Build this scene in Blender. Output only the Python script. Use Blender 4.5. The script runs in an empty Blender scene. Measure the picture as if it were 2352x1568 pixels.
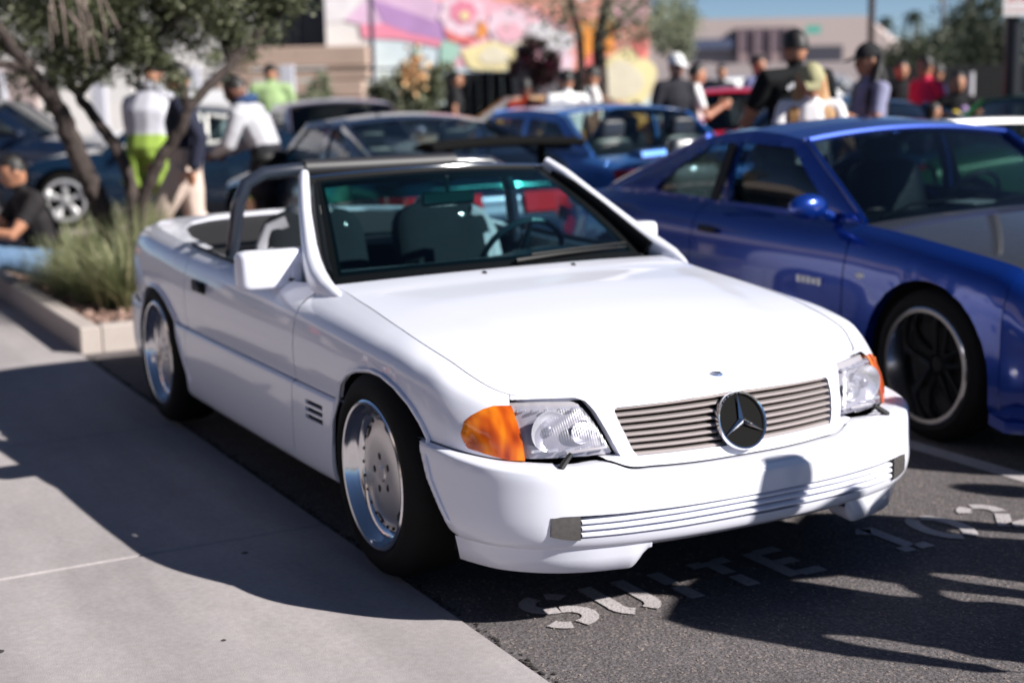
import bpy, math, random
import numpy as np
from mathutils import Vector, Matrix, noise
PI = math.pi
random.seed(7); rng = np.random.default_rng(7)
C = bpy.context.scene.collection
scene = bpy.context.scene

# ------------------------------------------------------------------ camera, sky, sun, exposure
# metres; the white roadster's front axle is the origin, +x its nose, +y its left side
CAM = (4.136, -2.570, 1.549)
cam_d = bpy.data.cameras.new('camera'); cam = bpy.data.objects.new('camera', cam_d); C.objects.link(cam)
yaw, pit, rol = math.radians(151.68), math.radians(-10.25), math.radians(-1.18)
fw = Vector((math.cos(yaw)*math.cos(pit), math.sin(yaw)*math.cos(pit), math.sin(pit)))
rt = fw.cross(Vector((0, 0, 1))).normalized(); up = rt.cross(fw)
r2 = rt*math.cos(rol) + up*math.sin(rol); u2 = up*math.cos(rol) - rt*math.sin(rol)
M = Matrix((r2, u2, -fw)).transposed().to_4x4(); M.translation = Vector(CAM)
cam.matrix_world = M
cam_d.sensor_width = 36; cam_d.lens = 51.16; cam_d.clip_end = 3000; cam_d.clip_start = .05
cam_d.dof.use_dof = True; cam_d.dof.focus_distance = 3.75; cam_d.dof.aperture_fstop = 1.9
cam_d.dof.aperture_blades = 0
scene.camera = cam

SUN_DIR = Vector((1.13, .90, 1.0)).normalized()          # towards the sun
elev = math.asin(SUN_DIR.z)
world = bpy.data.worlds.new('World'); scene.world = world; world.use_nodes = True
wn = world.node_tree.nodes; wl = world.node_tree.links
bg = wn.get('Background') or wn.new('ShaderNodeBackground')
sky = wn.new('ShaderNodeTexSky'); sky.sky_type = 'NISHITA'; sky.sun_disc = False
sky.sun_elevation = elev; sky.sun_rotation = math.atan2(SUN_DIR.x, SUN_DIR.y)
sky.air_density = 1.0; sky.dust_density = 0.0; sky.ozone_density = 2.0; sky.altitude = 6000
wl.new(sky.outputs[0], bg.inputs[0]); bg.inputs[1].default_value = .05
sun_d = bpy.data.lights.new('sun', 'SUN'); sun = bpy.data.objects.new('sun', sun_d); C.objects.link(sun)
sun_d.energy = 5.0; sun_d.angle = math.radians(.55); sun_d.color = (1, .955, .90)
sun.rotation_euler = SUN_DIR.to_track_quat('Z', 'Y').to_euler()
vs = scene.view_settings
vs.view_transform = 'Standard'; vs.look = 'None'; vs.gamma = 1; vs.use_curve_mapping = False; vs.exposure = .80
scene.cycles.use_denoising = True
scene.cycles.max_bounces = 8; scene.cycles.transparent_max_bounces = 24
scene.cycles.caustics_reflective = False; scene.cycles.caustics_refractive = False
scene.cycles.sample_clamp_indirect = 8

Fg = Vector((math.cos(yaw), math.sin(yaw), 0)); Rg = Vector((-math.sin(yaw), math.cos(yaw), 0))*-1
def spot(dist, across, z=0.0):
    """a place on the ground: metres ahead of the viewpoint and metres across to its right"""
    return Vector((CAM[0], CAM[1], 0)) + Fg*dist + Rg*across + Vector((0, 0, z))
def lane(px, dist, z=0.0):
    return spot(dist, (px-1176)/3342*dist, z)

# ------------------------------------------------------------------ materials
def mat(name, col, rough=.5, metal=0.0, coat=0.0, spec=.5, noise_amt=0, noise_scale=20, bump=0, bump_scale=200, emit=None, alpha=None):
    m = bpy.data.materials.new(name); m.use_nodes = True
    nt = m.node_tree; p = nt.nodes['Principled BSDF']
    p.inputs['Base Color'].default_value = (*col, 1); p.inputs['Roughness'].default_value = rough
    p.inputs['Metallic'].default_value = metal; p.inputs['Coat Weight'].default_value = coat
    p.inputs['Coat Roughness'].default_value = .03; p.inputs['Specular IOR Level'].default_value = spec
    tc = nt.nodes.new('ShaderNodeTexCoord')
    if noise_amt:
        n = nt.nodes.new('ShaderNodeTexNoise'); n.inputs['Scale'].default_value = noise_scale; n.inputs['Detail'].default_value = 6
        nt.links.new(tc.outputs['Object'], n.inputs['Vector'])
        r = nt.nodes.new('ShaderNodeMapRange'); r.inputs[1].default_value = .3; r.inputs[2].default_value = .7
        r.inputs[3].default_value = 1-noise_amt; r.inputs[4].default_value = 1+noise_amt
        nt.links.new(n.outputs[0], r.inputs[0])
        mx = nt.nodes.new('ShaderNodeVectorMath'); mx.operation = 'SCALE'; mx.inputs[0].default_value = col
        nt.links.new(r.outputs[0], mx.inputs['Scale']); nt.links.new(mx.outputs[0], p.inputs['Base Color'])
    if bump:
        n2 = nt.nodes.new('ShaderNodeTexNoise'); n2.inputs['Scale'].default_value = bump_scale; n2.inputs['Detail'].default_value = 4
        nt.links.new(tc.outputs['Object'], n2.inputs['Vector'])
        b = nt.nodes.new('ShaderNodeBump'); b.inputs['Strength'].default_value = 1; b.inputs['Distance'].default_value = bump
        nt.links.new(n2.outputs[0], b.inputs['Height']); nt.links.new(b.outputs[0], p.inputs['Normal'])
    return m
def glass_mat(name, tint, refl=.9, rough=.0):
    m = bpy.data.materials.new(name); m.use_nodes = True; nt = m.node_tree; nt.nodes.clear()
    o = nt.nodes.new('ShaderNodeOutputMaterial'); t = nt.nodes.new('ShaderNodeBsdfTransparent'); t.inputs[0].default_value = (*tint, 1)
    g = nt.nodes.new('ShaderNodeBsdfGlossy'); g.inputs[1].default_value = rough; g.inputs[0].default_value = (refl, refl, refl, 1)
    f = nt.nodes.new('ShaderNodeFresnel'); ge = nt.nodes.new('ShaderNodeNewGeometry'); mr = nt.nodes.new('ShaderNodeMapRange'); mr.inputs[3].default_value = 1.5; mr.inputs[4].default_value = 1/1.5
    nt.links.new(ge.outputs['Backfacing'], mr.inputs[0]); nt.links.new(mr.outputs[0], f.inputs[0])
    mx = nt.nodes.new('ShaderNodeMixShader')
    nt.links.new(f.outputs[0], mx.inputs[0]); nt.links.new(t.outputs[0], mx.inputs[1]); nt.links.new(g.outputs[0], mx.inputs[2])
    nt.links.new(mx.outputs[0], o.inputs[0]); return m
MT = {}
MT['white'] = mat('white_paint', (.76, .775, .87), .32, coat=.8)
MT['black'] = mat('black_plastic', (.007, .0075, .008), .55, spec=.3)
MT['frit'] = mat('black_glass_border', (.004, .005, .006), .5, spec=.12)
MT['spokeblack'] = mat('black_spoke', (.006, .006, .007), .5, spec=.15)
MT['rubber'] = mat('tyre_rubber', (.007, .0065, .0065), .8, spec=.2, bump=.0008, bump_scale=90)
MT['gasket'] = mat('gasket', (.01, .01, .011), .6)
MT['polish'] = mat('polished_alloy', (.72, .72, .74), .14, metal=1)
MT['alloy'] = mat('painted_alloy', (.62, .60, .60), .30, metal=.85)
MT['silver'] = mat('silver_paint', (.60, .60, .61), .32, metal=.5, coat=.5)
MT['chrome'] = mat('chrome', (.85, .86, .88), .06, metal=1)
MT['grille'] = mat('grille_slat_metal', (.55, .49, .48), .36, metal=.6)
MT['leather'] = mat('dark_leather', (.030, .036, .045), .33, coat=.35, noise_amt=.1, noise_scale=9, bump=.002, bump_scale=60)
MT['dash'] = mat('dashboard', (.018, .022, .028), .42)
MT['greyplastic'] = mat('grey_plastic', (.27, .27, .30), .45)
MT['under'] = mat('underbody', (.008, .008, .008), .9)
MT['ws'] = glass_mat('windscreen_glass', (.36, .66, .70), .8)
MT['band'] = glass_mat('windscreen_shade_band', (.05, .46, .38))
MT['glass'] = glass_mat('window_glass', (.55, .66, .66))
MT['darkglass'] = glass_mat('tinted_window_glass', (.20, .24, .25))
MT['mirror'] = mat('mirror_glass', (.8, .85, .85), .03, metal=1)
MT['skin'] = mat('skin', (.42, .20, .12), .5, noise_amt=.08)
MT['skin_dark'] = mat('dark_skin', (.16, .07, .045), .5)
MT['hair'] = mat('black_hair', (.012, .010, .010), .55)
MT['hair_blond'] = mat('blond_hair', (.45, .25, .10), .5)
MT['concrete'] = None

def cloth(col, name=None): return mat(name or 'cloth', col, .85, spec=.2, noise_amt=.10, noise_scale=6, bump=.004, bump_scale=14)

# ------------------------------------------------------------------ mesh helpers
def new_obj(name, me, parent=None, mats=()):
    o = bpy.data.objects.new(name, me); C.objects.link(o)
    for m in mats: me.materials.append(m)
    if parent: o.parent = parent
    return o
def tag(o, label=None, cat=None, group=None, kind=None):
    if label: o['label'] = label
    if cat: o['category'] = cat
    if group: o['group'] = group
    if kind: o['kind'] = kind
    return o
def thing(name, label, cat, loc=(0, 0, 0), rz=0, group=None):
    o = bpy.data.objects.new(name, None); C.objects.link(o); o.location = loc; o.rotation_euler = (0, 0, rz)
    o.empty_display_size = .2
    return tag(o, label, cat, group)
class MB:
    def __init__(s): s.v = []; s.f = []; s.mi = []; s.m = 0
    def add(s, V, F):
        b = len(s.v); s.v += [tuple(map(float, v)) for v in V]
        for f in F: s.f.append([b+i for i in f]); s.mi.append(s.m)
        return s
    def box(s, c, d, rz=0, ch=0.0, rx=0, ry=0):
        hx, hy, hz = d[0]/2, d[1]/2, d[2]/2
        R = Matrix.Rotation(rz, 3, 'Z') @ Matrix.Rotation(ry, 3, 'Y') @ Matrix.Rotation(rx, 3, 'X'); c = Vector(c)
        if ch <= 0:
            P = [(a*hx, b*hy, e*hz) for e in (-1, 1) for b in (-1, 1) for a in (-1, 1)]
            F = [(0, 2, 3, 1), (4, 5, 7, 6), (0, 1, 5, 4), (2, 6, 7, 3), (0, 4, 6, 2), (1, 3, 7, 5)]
        else:
            ch = min(ch, hx*.95, hy*.95, hz*.95)
            P = []; ring = lambda x, y, k: [(x-k, -y, 0), (x, -y+k, 0), (x, y-k, 0), (x-k, y, 0), (-x+k, y, 0), (-x, y-k, 0), (-x, -y+k, 0), (-x+k, -y, 0)]
            for z, x, y in ((-hz, hx-ch, hy-ch), (-hz+ch, hx, hy), (hz-ch, hx, hy), (hz, hx-ch, hy-ch)):
                P += [(a, b, z) for a, b, _ in ring(x, y, ch if x == hx else ch*.6)]
            F = [tuple(range(7, -1, -1)), tuple(range(24, 32))]
            for r in range(3):
                for i in range(8): F.append((r*8+i, r*8+(i+1) % 8, r*8+8+(i+1) % 8, r*8+8+i))
        return s.add([c+R@Vector(p) for p in P], F)
    def tube(s, pts, rad, n=10, cap=True, flat=None):
        """pts along a path, rad one or per point; flat=(k,axis) squashes"""
        pts = [Vector(p) for p in pts]; rad = rad if isinstance(rad, (list, tuple)) else [rad]*len(pts)
        V = []; F = []; prev = None
        for i, p in enumerate(pts):
            t = (pts[min(i+1, len(pts)-1)]-pts[max(i-1, 0)]).normalized()
            if prev is None:
                a = Vector((0, 0, 1)) if abs(t.z) < .9 else Vector((1, 0, 0)); x = t.cross(a).normalized()
            else: x = (prev - t*prev.dot(t)).normalized()
            prev = x; y = t.cross(x)
            r = rad[i]; rx, ry = (r if isinstance(r, (tuple, list)) else (r, r))
            for k in range(n):
                a = 2*PI*k/n; V.append(p + x*math.cos(a)*rx + y*math.sin(a)*ry)
        for i in range(len(pts)-1):
            for k in range(n): F.append((i*n+k, i*n+(k+1) % n, i*n+n+(k+1) % n, i*n+n+k))
        if cap: F.append(tuple(range(n-1, -1, -1))); F.append(tuple((len(pts)-1)*n+k for k in range(n)))
        return s.add(V, F)
    def lathe(s, prof, c=(0, 0, 0), axis='y', n=48, sgn=1, closed=False):
        """prof [(r, h)] spun round axis through c; h measured along axis*sgn"""
        V = []; F = []
        for r, h in prof:
            for k in range(n):
                a = 2*PI*k/n; ca, sa = math.cos(a)*r, math.sin(a)*r
                V.append({'y': (c[0]+ca, c[1]+h*sgn, c[2]+sa), 'z': (c[0]+ca, c[1]+sa, c[2]+h*sgn), 'x': (c[0]+h*sgn, c[1]+ca, c[2]+sa)}[axis])
        for i in range(len(prof)-1):
            for k in range(n): F.append((i*n+k, i*n+(k+1) % n, i*n+n+(k+1) % n, i*n+n+k))
        return s.add(V, F)
    def ell(s, c, r, n=12, m=8, R=None):
        V = []; F = []; c = Vector(c)
        for j in range(m+1):
            th = PI*j/m
            for k in range(n):
                a = 2*PI*k/n; v = Vector((r[0]*math.sin(th)*math.cos(a), r[1]*math.sin(th)*math.sin(a), r[2]*math.cos(th)))
                V.append(c + (R@v if R else v))
        for j in range(m):
            for k in range(n): F.append((j*n+k, j*n+n+k, j*n+n+(k+1) % n, j*n+(k+1) % n))
        return s.add(V, F)
    def rbox(s, c, r, e=.42, n=20, m=12, ry=0.0):
        R = Matrix.Rotation(ry, 3, 'Y'); V = []; F = []; c = Vector(c); g = lambda q: math.copysign(abs(q)**e, q)
        for j in range(m+1):
            th = -PI/2+PI*j/m
            for k in range(n):
                a = 2*PI*k/n; V.append(c+R@Vector((r[0]*g(math.cos(th))*g(math.cos(a)), r[1]*g(math.cos(th))*g(math.sin(a)), r[2]*g(math.sin(th)))))
        for j in range(m):
            for k in range(n): F.append((j*n+k, j*n+(k+1) % n, j*n+n+(k+1) % n, j*n+n+k))
        return s.add(V, F)
    def prism(s, poly, off, axes='xy', close=True):
        """poly: list of 3D points, off: vector thickness"""
        off = Vector(off); P = [Vector(p) for p in poly]; n = len(P)
        V = P + [p+off for p in P]
        F = [tuple(range(n)), tuple(range(2*n-1, n-1, -1))] + [(i, (i+1) % n, n+(i+1) % n, n+i) for i in range(n)]
        return s.add(V, F)
    def build(s, name, mats, parent=None, smooth=35, fix=False):
        me = bpy.data.meshes.new(name); me.from_pydata(s.v, [], s.f)
        mats = mats if isinstance(mats, (list, tuple)) else [mats]
        o = new_obj(name, me, parent, mats)
        if len(mats) > 1: me.polygons.foreach_set('material_index', s.mi)
        if smooth:
            me.polygons.foreach_set('use_smooth', [True]*len(me.polygons)); me.set_sharp_from_angle(angle=math.radians(smooth))
        me.update(); return o

def cspline(xk, Y, x):
    """non-uniform Catmull-Rom through knots; Y (n, ...) -> (len(x), ...)"""
    xk = np.asarray(xk, float); Y = np.asarray(Y, float); x = np.clip(np.asarray(x, float), xk[0], xk[-1]); n = len(xk)
    d = np.diff(Y, axis=0)/np.diff(xk).reshape((-1,)+(1,)*(Y.ndim-1))
    h = np.diff(xk); m = np.empty_like(Y); m[0] = d[0]; m[-1] = d[-1]
    for i in range(1, n-1): m[i] = (d[i-1]*h[i]+d[i]*h[i-1])/(h[i]+h[i-1])
    i = np.clip(np.searchsorted(xk, x, side='right')-1, 0, n-2); t = (x-xk[i])/h[i]; sh = (-1,)+(1,)*(Y.ndim-1)
    t = t.reshape(sh); hh = h[i].reshape(sh)
    return ((2*t**3-3*t**2+1)*Y[i] + (t**3-2*t**2+t)*hh*m[i] + (-2*t**3+3*t**2)*Y[i+1] + (t**3-t**2)*hh*m[i+1])
class Net:
    """stations x rows x 3; u = station knots, v = 0..rows-1"""
    def __init__(s, P, u=None):
        s.P = np.array(P, float); n = len(s.P)
        if u is None:
            mid = s.P[:, s.P.shape[1]//2]; u = np.concatenate([[0], np.cumsum(np.linalg.norm(np.diff(mid, axis=0), axis=1))])
        s.u = np.array(u, float); s.R = s.P.shape[1]
        s.du = np.concatenate([[0], np.cumsum(np.linalg.norm(np.diff(s.P.mean(axis=0), axis=0), axis=1))])
    def grid(s, us, vs_):
        A = cspline(s.u, s.P, us)                               # nu,R,3
        B = cspline(np.arange(s.R), A.transpose(1, 0, 2), vs_)  # nv,nu,3
        return B.transpose(1, 0, 2)
    def at_x(s, x, row=None):
        """u where the middle row passes x (front to rear)"""
        row = s.R//2 if row is None else row
        uu = np.linspace(s.u[0], s.u[-1], 3000); X = cspline(s.u, s.P[:, row], uu)[:, 0]
        return float(uu[np.argmin(np.abs(X-x))])
def inside(poly, a, b):
    c = np.zeros(len(a), bool); n = len(poly); j = n-1
    for i in range(n):
        xi, yi = poly[i]; xj, yj = poly[j]
        k = ((yi > b) != (yj > b)) & (a < (xj-xi)*(b-yi)/((yj-yi) if yj != yi else 1e-9)+xi)
        c ^= k; j = i
    return c
def snap_poly(poly, p):
    best = None
    for i in range(len(poly)):
        a = np.array(poly[i]); b = np.array(poly[(i+1) % len(poly)]); d = b-a
        t = np.clip(np.dot(p-a, d)/max(np.dot(d, d), 1e-12), 0, 1); q = a+t*d; e = np.dot(q-p, q-p)
        if best is None or e < best[0]: best = (e, q)
    return best[1]
def grid_mesh(mb, G, holes=(), ax=(0, 2), inward=None, depth=.03, rim=None, rim_dir=None, sgn=1, minz=None):
    """G (nu,nv,3) sheet added to mb. holes: polygons in the two axes `ax`; their edges turn `inward` by depth.
    rim: (u0,u1,v0,v1) flags for a return flange of rim_dir(vector) along those borders. sgn=-1 mirrors in y."""
    G = np.array(G, float)
    nu, nv = G.shape[:2]; V = G.reshape(-1, 3).copy()
    idx = np.arange(nu*nv).reshape(nu, nv)
    Q = np.stack([idx[:-1, :-1], idx[1:, :-1], idx[1:, 1:], idx[:-1, 1:]], -1).reshape(-1, 4)
    keep = np.ones(len(Q), bool); edges = []
    ax0, inw0 = ax, inward; inw_of = {}
    for poly in holes:
        ax = ax0
        if len(poly) == 3 and isinstance(poly[1], tuple) and isinstance(poly[0], list): poly, ax, _ = poly
        cen = V[Q].mean(1); ins = inside(poly, cen[:, ax[0]], cen[:, ax[1]]) & keep
        if not ins.any(): continue
        kept = keep & ~ins
        bv = np.intersect1d(np.unique(Q[ins]), np.unique(Q[kept]))
        for i in bv:
            q = snap_poly(poly, V[i, list(ax)]); V[i, ax[0]] = q[0]; V[i, ax[1]] = q[1]
        # interior vertices that stayed just outside/inside are fine
        E = {}
        for f in Q[ins]:
            for a, b in zip(f, np.roll(f, -1)): E[frozenset((a, b))] = (a, b)
        for f in Q[kept]:
            for a, b in zip(f, np.roll(f, -1)):
                if frozenset((a, b)) in E: edges.append((a, b))
        keep = kept
    F = [list(q) for q in Q[keep]]
    V = [tuple(v) for v in V]
    def fl(pairs, vec):
        mp = {}
        for a, b in pairs:
            for k in (a, b):
                if k not in mp:
                    mp[k] = len(V); p = V[k]; w = vec(p) if callable(vec) else vec; V.append((p[0]+w[0], p[1]+w[1], p[2]+w[2]))
            F.append([b, a, mp[a], mp[b]])
    if edges and inward is not None: fl(edges, [c*depth for c in inward])
    if rim:
        if rim[0]: fl([(idx[0, j+1], idx[0, j]) for j in range(nv-1)], rim_dir)
        if rim[1]: fl([(idx[-1, j], idx[-1, j+1]) for j in range(nv-1)], rim_dir)
        if rim[2]: fl([(idx[i, 0], idx[i+1, 0]) for i in range(nu-1)], rim_dir)
        if rim[3]: fl([(idx[i+1, -1], idx[i, -1]) for i in range(nu-1)], rim_dir)
    used = set(i for f in F for i in f); mp = {k: n for n, k in enumerate(sorted(used))}
    V2 = [V[k] for k in sorted(used)]; F = [[mp[i] for i in f] for f in F]
    if sgn < 0: V2 = [(x, -y, z) for x, y, z in V2]; F = [f[::-1] for f in F]
    mb.add(V2, F); return mb
def sheet(name, G, m, parent, **k):
    mb = MB(); grid_mesh(mb, G, **k); return mb.build(name, m, parent, smooth=40)
def lin(a, b, step):
    n = max(2, int(round(abs(b-a)/step))+1); return np.linspace(a, b, n)
def ring_strip(pts, w_out, nrm, lift=.003, w_in=.0, drop=.01):
    """a flat trim ring along closed 3D outline pts; nrm = outward surface normal (function or vector)"""
    mb = MB(); P = [Vector(p) for p in pts]; n = len(P); V = []; F = []
    cen = sum(P, Vector())/n
    for i in range(n):
        t = (P[(i+1) % n]-P[i-1]).normalized(); nn = Vector(nrm) if not callable(nrm) else nrm(P[i]); nn = nn.normalized()
        s_ = t.cross(nn).normalized()
        if s_.dot(P[i]-cen) < 0: s_ = -s_
        V += [P[i]+s_*w_out+nn*lift*.2, P[i]+s_*w_out*.5+nn*lift, P[i]-s_*w_in+nn*lift, P[i]-s_*w_in-nn*drop]
    for i in range(n):
        a = i*4; b = ((i+1) % n)*4
        for k in range(3): F.append((a+k, b+k, b+k+1, a+k+1))
    return mb.add(V, F)
def copy_tree(o, parent=None):
    c = o.copy(); C.objects.link(c)
    if parent: c.parent = parent
    for ch in list(o.children): copy_tree(ch, c)
    return c

# ------------------------------------------------------------------ ground materials
def ground_mat(name, base, speck, amount, scale, bump, blotch=.12, rough=.9, streak=0):
    m = bpy.data.materials.new(name); m.use_nodes = True; nt = m.node_tree; p = nt.nodes['Principled BSDF']
    p.inputs['Roughness'].default_value = rough; p.inputs['Specular IOR Level'].default_value = .25
    g = nt.nodes.new('ShaderNodeNewGeometry')
    def nz(sc, det, vec=g.outputs['Position']):
        n = nt.nodes.new('ShaderNodeTexNoise'); n.inputs['Scale'].default_value = sc; n.inputs['Detail'].default_value = det
        nt.links.new(vec, n.inputs['Vector']); return n
    v = nt.nodes.new('ShaderNodeTexVoronoi'); v.inputs['Scale'].default_value = scale; nt.links.new(g.outputs['Position'], v.inputs['Vector'])
    bw = nt.nodes.new('ShaderNodeSeparateColor'); nt.links.new(v.outputs['Color'], bw.inputs[0])
    r = nt.nodes.new('ShaderNodeValToRGB'); e = r.color_ramp.elements
    e[0].position = 0; e[0].color = (*[c*(1-amount) for c in base], 1); e[1].position = .9; e[1].color = (*base, 1)
    x = r.color_ramp.elements.new(1.0); x.color = (*speck, 1)
    nt.links.new(bw.outputs[0], r.inputs[0])
    n1 = nz(1.3, 5); n2 = nz(9, 6)
    mr = nt.nodes.new('ShaderNodeMapRange'); mr.inputs[1].default_value = .3; mr.inputs[2].default_value = .7; mr.inputs[3].default_value = 1-blotch; mr.inputs[4].default_value = 1+blotch
    ad = nt.nodes.new('ShaderNodeMath'); ad.operation = 'ADD'; nt.links.new(n1.outputs[0], ad.inputs[0]); nt.links.new(n2.outputs[0], ad.inputs[1])
    hf = nt.nodes.new('ShaderNodeMath'); hf.operation = 'MULTIPLY'; hf.inputs[1].default_value = .5; nt.links.new(ad.outputs[0], hf.inputs[0])
    nt.links.new(hf.outputs[0], mr.inputs[0])
    sc = nt.nodes.new('ShaderNodeVectorMath'); sc.operation = 'SCALE'; nt.links.new(r.outputs[0], sc.inputs[0]); nt.links.new(mr.outputs[0], sc.inputs['Scale'])
    nt.links.new(sc.outputs[0], p.inputs['Base Color'])
    if streak:
        mp = nt.nodes.new('ShaderNodeMapping'); mp.inputs['Scale'].default_value = (.35, 3.2, 1); mp.inputs['Rotation'].default_value = (0, 0, .12); nt.links.new(g.outputs['Position'], mp.inputs[0])
        ns = nz(1.0, 7, mp.outputs[0]); nf = nz(45, 8); mp2 = nt.nodes.new('ShaderNodeMapRange'); mp2.inputs[1].default_value = .32; mp2.inputs[2].default_value = .62; mp2.inputs[3].default_value = 1-streak; mp2.inputs[4].default_value = 1.03
        nt.links.new(ns.outputs[0], mp2.inputs[0]); s2 = nt.nodes.new('ShaderNodeVectorMath'); s2.operation = 'SCALE'; nt.links.new(sc.outputs[0], s2.inputs[0]); nt.links.new(mp2.outputs[0], s2.inputs['Scale'])
        mp3 = nt.nodes.new('ShaderNodeMapRange'); mp3.inputs[1].default_value = .35; mp3.inputs[2].default_value = .65; mp3.inputs[3].default_value = .93; mp3.inputs[4].default_value = 1.05; nt.links.new(nf.outputs[0], mp3.inputs[0])
        s3 = nt.nodes.new('ShaderNodeVectorMath'); s3.operation = 'SCALE'; nt.links.new(s2.outputs[0], s3.inputs[0]); nt.links.new(mp3.outputs[0], s3.inputs['Scale']); nt.links.new(s3.outputs[0], p.inputs['Base Color'])
    b = nt.nodes.new('ShaderNodeBump'); b.inputs['Distance'].default_value = bump; b.inputs['Strength'].default_value = 1
    n3 = nz(scale*.8, 3); nt.links.new(n3.outputs[0], b.inputs['Height']); nt.links.new(b.outputs[0], p.inputs['Normal'])
    return m
MT['asphalt'] = ground_mat('asphalt', (.138, .124, .128), (.22, .18, .16), .45, 130, .006, .16)
MT['sidewalk'] = ground_mat('sidewalk_concrete', (.37, .34, .345), (.33, .30, .30), .08, 300, .0012, .10, streak=.17)
MT['kerb'] = ground_mat('kerb_concrete', (.42, .37, .34), (.45, .40, .37), .08, 200, .001, .07)
MT['roadpaint'] = ground_mat('road_paint', (.42, .39, .40), (.20, .18, .18), .12, 150, .003, .14)
MT['gravel'] = ground_mat('gravel', (.30, .19, .15), (.42, .30, .24), .5, 28, .02, .2)
MT['earth'] = ground_mat('earth', (.12, .08, .06), (.3, .2, .15), .5, 40, .01, .2)
#=== PART2
# ------------------------------------------------------------------ the setting: ground, pavement, planter
def plane_obj(name, x0, x1, y0, y1, z, m, kind='structure'):
    o = MB().add([(x0, y0, z), (x1, y0, z), (x1, y1, z), (x0, y1, z)], [(0, 1, 2, 3)]).build(name, m, smooth=0); return tag(o, kind=kind)
plane_obj('ground', -900, 900, -900, 900, -.03, MT['asphalt'])
plane_obj('parking_lot', -60, 25, -.815, 60, -.006, MT['asphalt'])
walk = MB().add([(-60, -9, -.02), (25, -9, -.02), (25, -.83, -.02), (-60, -.83, -.02)], [(0, 1, 2, 3)]).build('sidewalk', MT['asphalt'], smooth=0); tag(walk, kind='structure')
sl = None
for i in range(-5, 5):
    for j, (ya, yb) in enumerate(((-.800, -3.55), (-3.57, -6.3))):
        x0 = -.583+1.83*i; mb = MB()
        mb.box((x0+.915, (ya+yb)/2, -.05), (1.83-.012, abs(ya-yb), .10), ch=.006)
        mb.build('slab', MT['sidewalk'], walk, smooth=0)
# crumbled edge between pavement and asphalt
mb = MB()
for k in range(420):
    x = rng.uniform(-4.4, 2.2); y = -.800 + abs(rng.normal(0, .012)); s_ = rng.uniform(.004, .011)
    mb.ell((x, y+.004, -.004), (s_, s_*.8, s_*.5), 5, 3)
tag(mb.build('gravel', mat('edge_crumbs', (.035, .03, .028), .9)), 'dark loose crumbs of asphalt along the edge of the concrete pavement', 'gravel', kind='stuff')
mb = MB()
for x, y, r in ((.05, -2.02, .016), (-.42, -1.15, .012), (.30, -1.45, .008), (-1.9, -2.35, .010), (-.9, -1.95, .007), (.55, -1.75, .006)): mb.lathe([(0, .0015), (r*.8, .0015), (r, .0003)], (x, y, .0005), 'z', 9)
tag(mb.build('gum', mat('old_gum', (.04, .035, .035), .8)), 'small dark spots of old gum trodden into the concrete pavement', 'stain', kind='stuff')
mb = MB()
for k in range(1500):
    x = rng.uniform(.2, 2.2); y = rng.uniform(-.78, 2.0); s_ = rng.uniform(.0015, .0045); mb.ell((x, y, -.005), (s_, s_*.8, s_*.6), 5, 3)
tag(mb.build('grit', mat('asphalt_grit', (.30, .24, .20), .9)), 'fine pale grit scattered over the asphalt', 'grit', kind='stuff')
# painted bay lines
def stripe(x0, x1, y, w=.10): tag(MB().add([(x0, y-w/2, -.0025), (x1, y-w/2, -.0025), (x1, y+w/2, -.0025), (x0, y+w/2, -.0025)], [(0, 1, 2, 3)]).build('parking_line', MT['roadpaint'], smooth=0), kind='structure')
stripe(-4.6, .60, 1.725)
for k in (1, 2, 3, 4, 5): stripe(-4.6, .60, 1.725+2.62*k)
for k in range(0, 6): stripe(-9.6, -4.9, 1.725+2.62*k)
# stencilled words: SUITE 102, read from in front of the car; u runs with +y, tops face the car (-x)
def sten(name, u0, strokes):
    mb = MB(); zz = -.0015
    for k, st in enumerate(strokes):
        w = .0255; P = [Vector((.715-q[1]*.25, u0+q[0]*.15, zz)) for q in st]
        V = []; F = []
        for i, p in enumerate(P):
            t = (P[min(i+1, len(P)-1)]-P[max(i-1, 0)]).normalized(); n_ = Vector((-t.y, t.x, 0)); V += [p+n_*w, p-n_*w]
        for i in range(len(P)-1): F.append((2*i, 2*i+1, 2*i+3, 2*i+2))
        mb.add(V, F)
    return mb
def arc(cx, cy, rx, ry, a0, a1, n=9): return [(cx+rx*math.cos(math.radians(a0+(a1-a0)*i/(n-1))), cy+ry*math.sin(math.radians(a0+(a1-a0)*i/(n-1)))) for i in range(n)]
LET = {
 'S': [arc(.55, .76, .42, .22, 20, 75, 5), arc(.55, .76, .45, .24, 105, 270), arc(.5, .27, .47, .25, 80, -80, 9), arc(.5, .27, .47, .25, -105, -160, 5)],
 'U': [[(.1, 1), (.1, .3)]+arc(.42, .27, .34, .27, 190, 250, 5), arc(.5, .27, .4, .27, 292, 350, 5)+[(.9, .3), (.9, 1)]],
 'I': [[(.4, 1), (.4, .56)], [(.4, .44), (.4, 0)]],
 'T': [[(0, .95), (.36, .95)], [(.64, .95), (1, .95)], [(.5, 1), (.5, .5)], [(.5, .4), (.5, 0)]],
 'E': [[(.12, 1), (.12, 0)], [(.3, .95), (.9, .95)], [(.3, .5), (.8, .5)], [(.3, .05), (.9, .05)]],
 '1': [[(.15, .8), (.42, .98)], [(.5, 1), (.5, .12)], [(.1, .05), (.42, .05)], [(.58, .05), (.95, .05)]],
 '0': [arc(.5, .5, .46, .47, 102, 258, 11), arc(.5, .5, .46, .47, 78, -78, 11)],
 '2': [arc(.5, .72, .42, .25, 165, 100, 4), arc(.5, .72, .42, .25, 80, -30, 6), [(.78, .5), (.12, .06)], [(.25, .05), (.95, .05)]],
}
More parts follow.
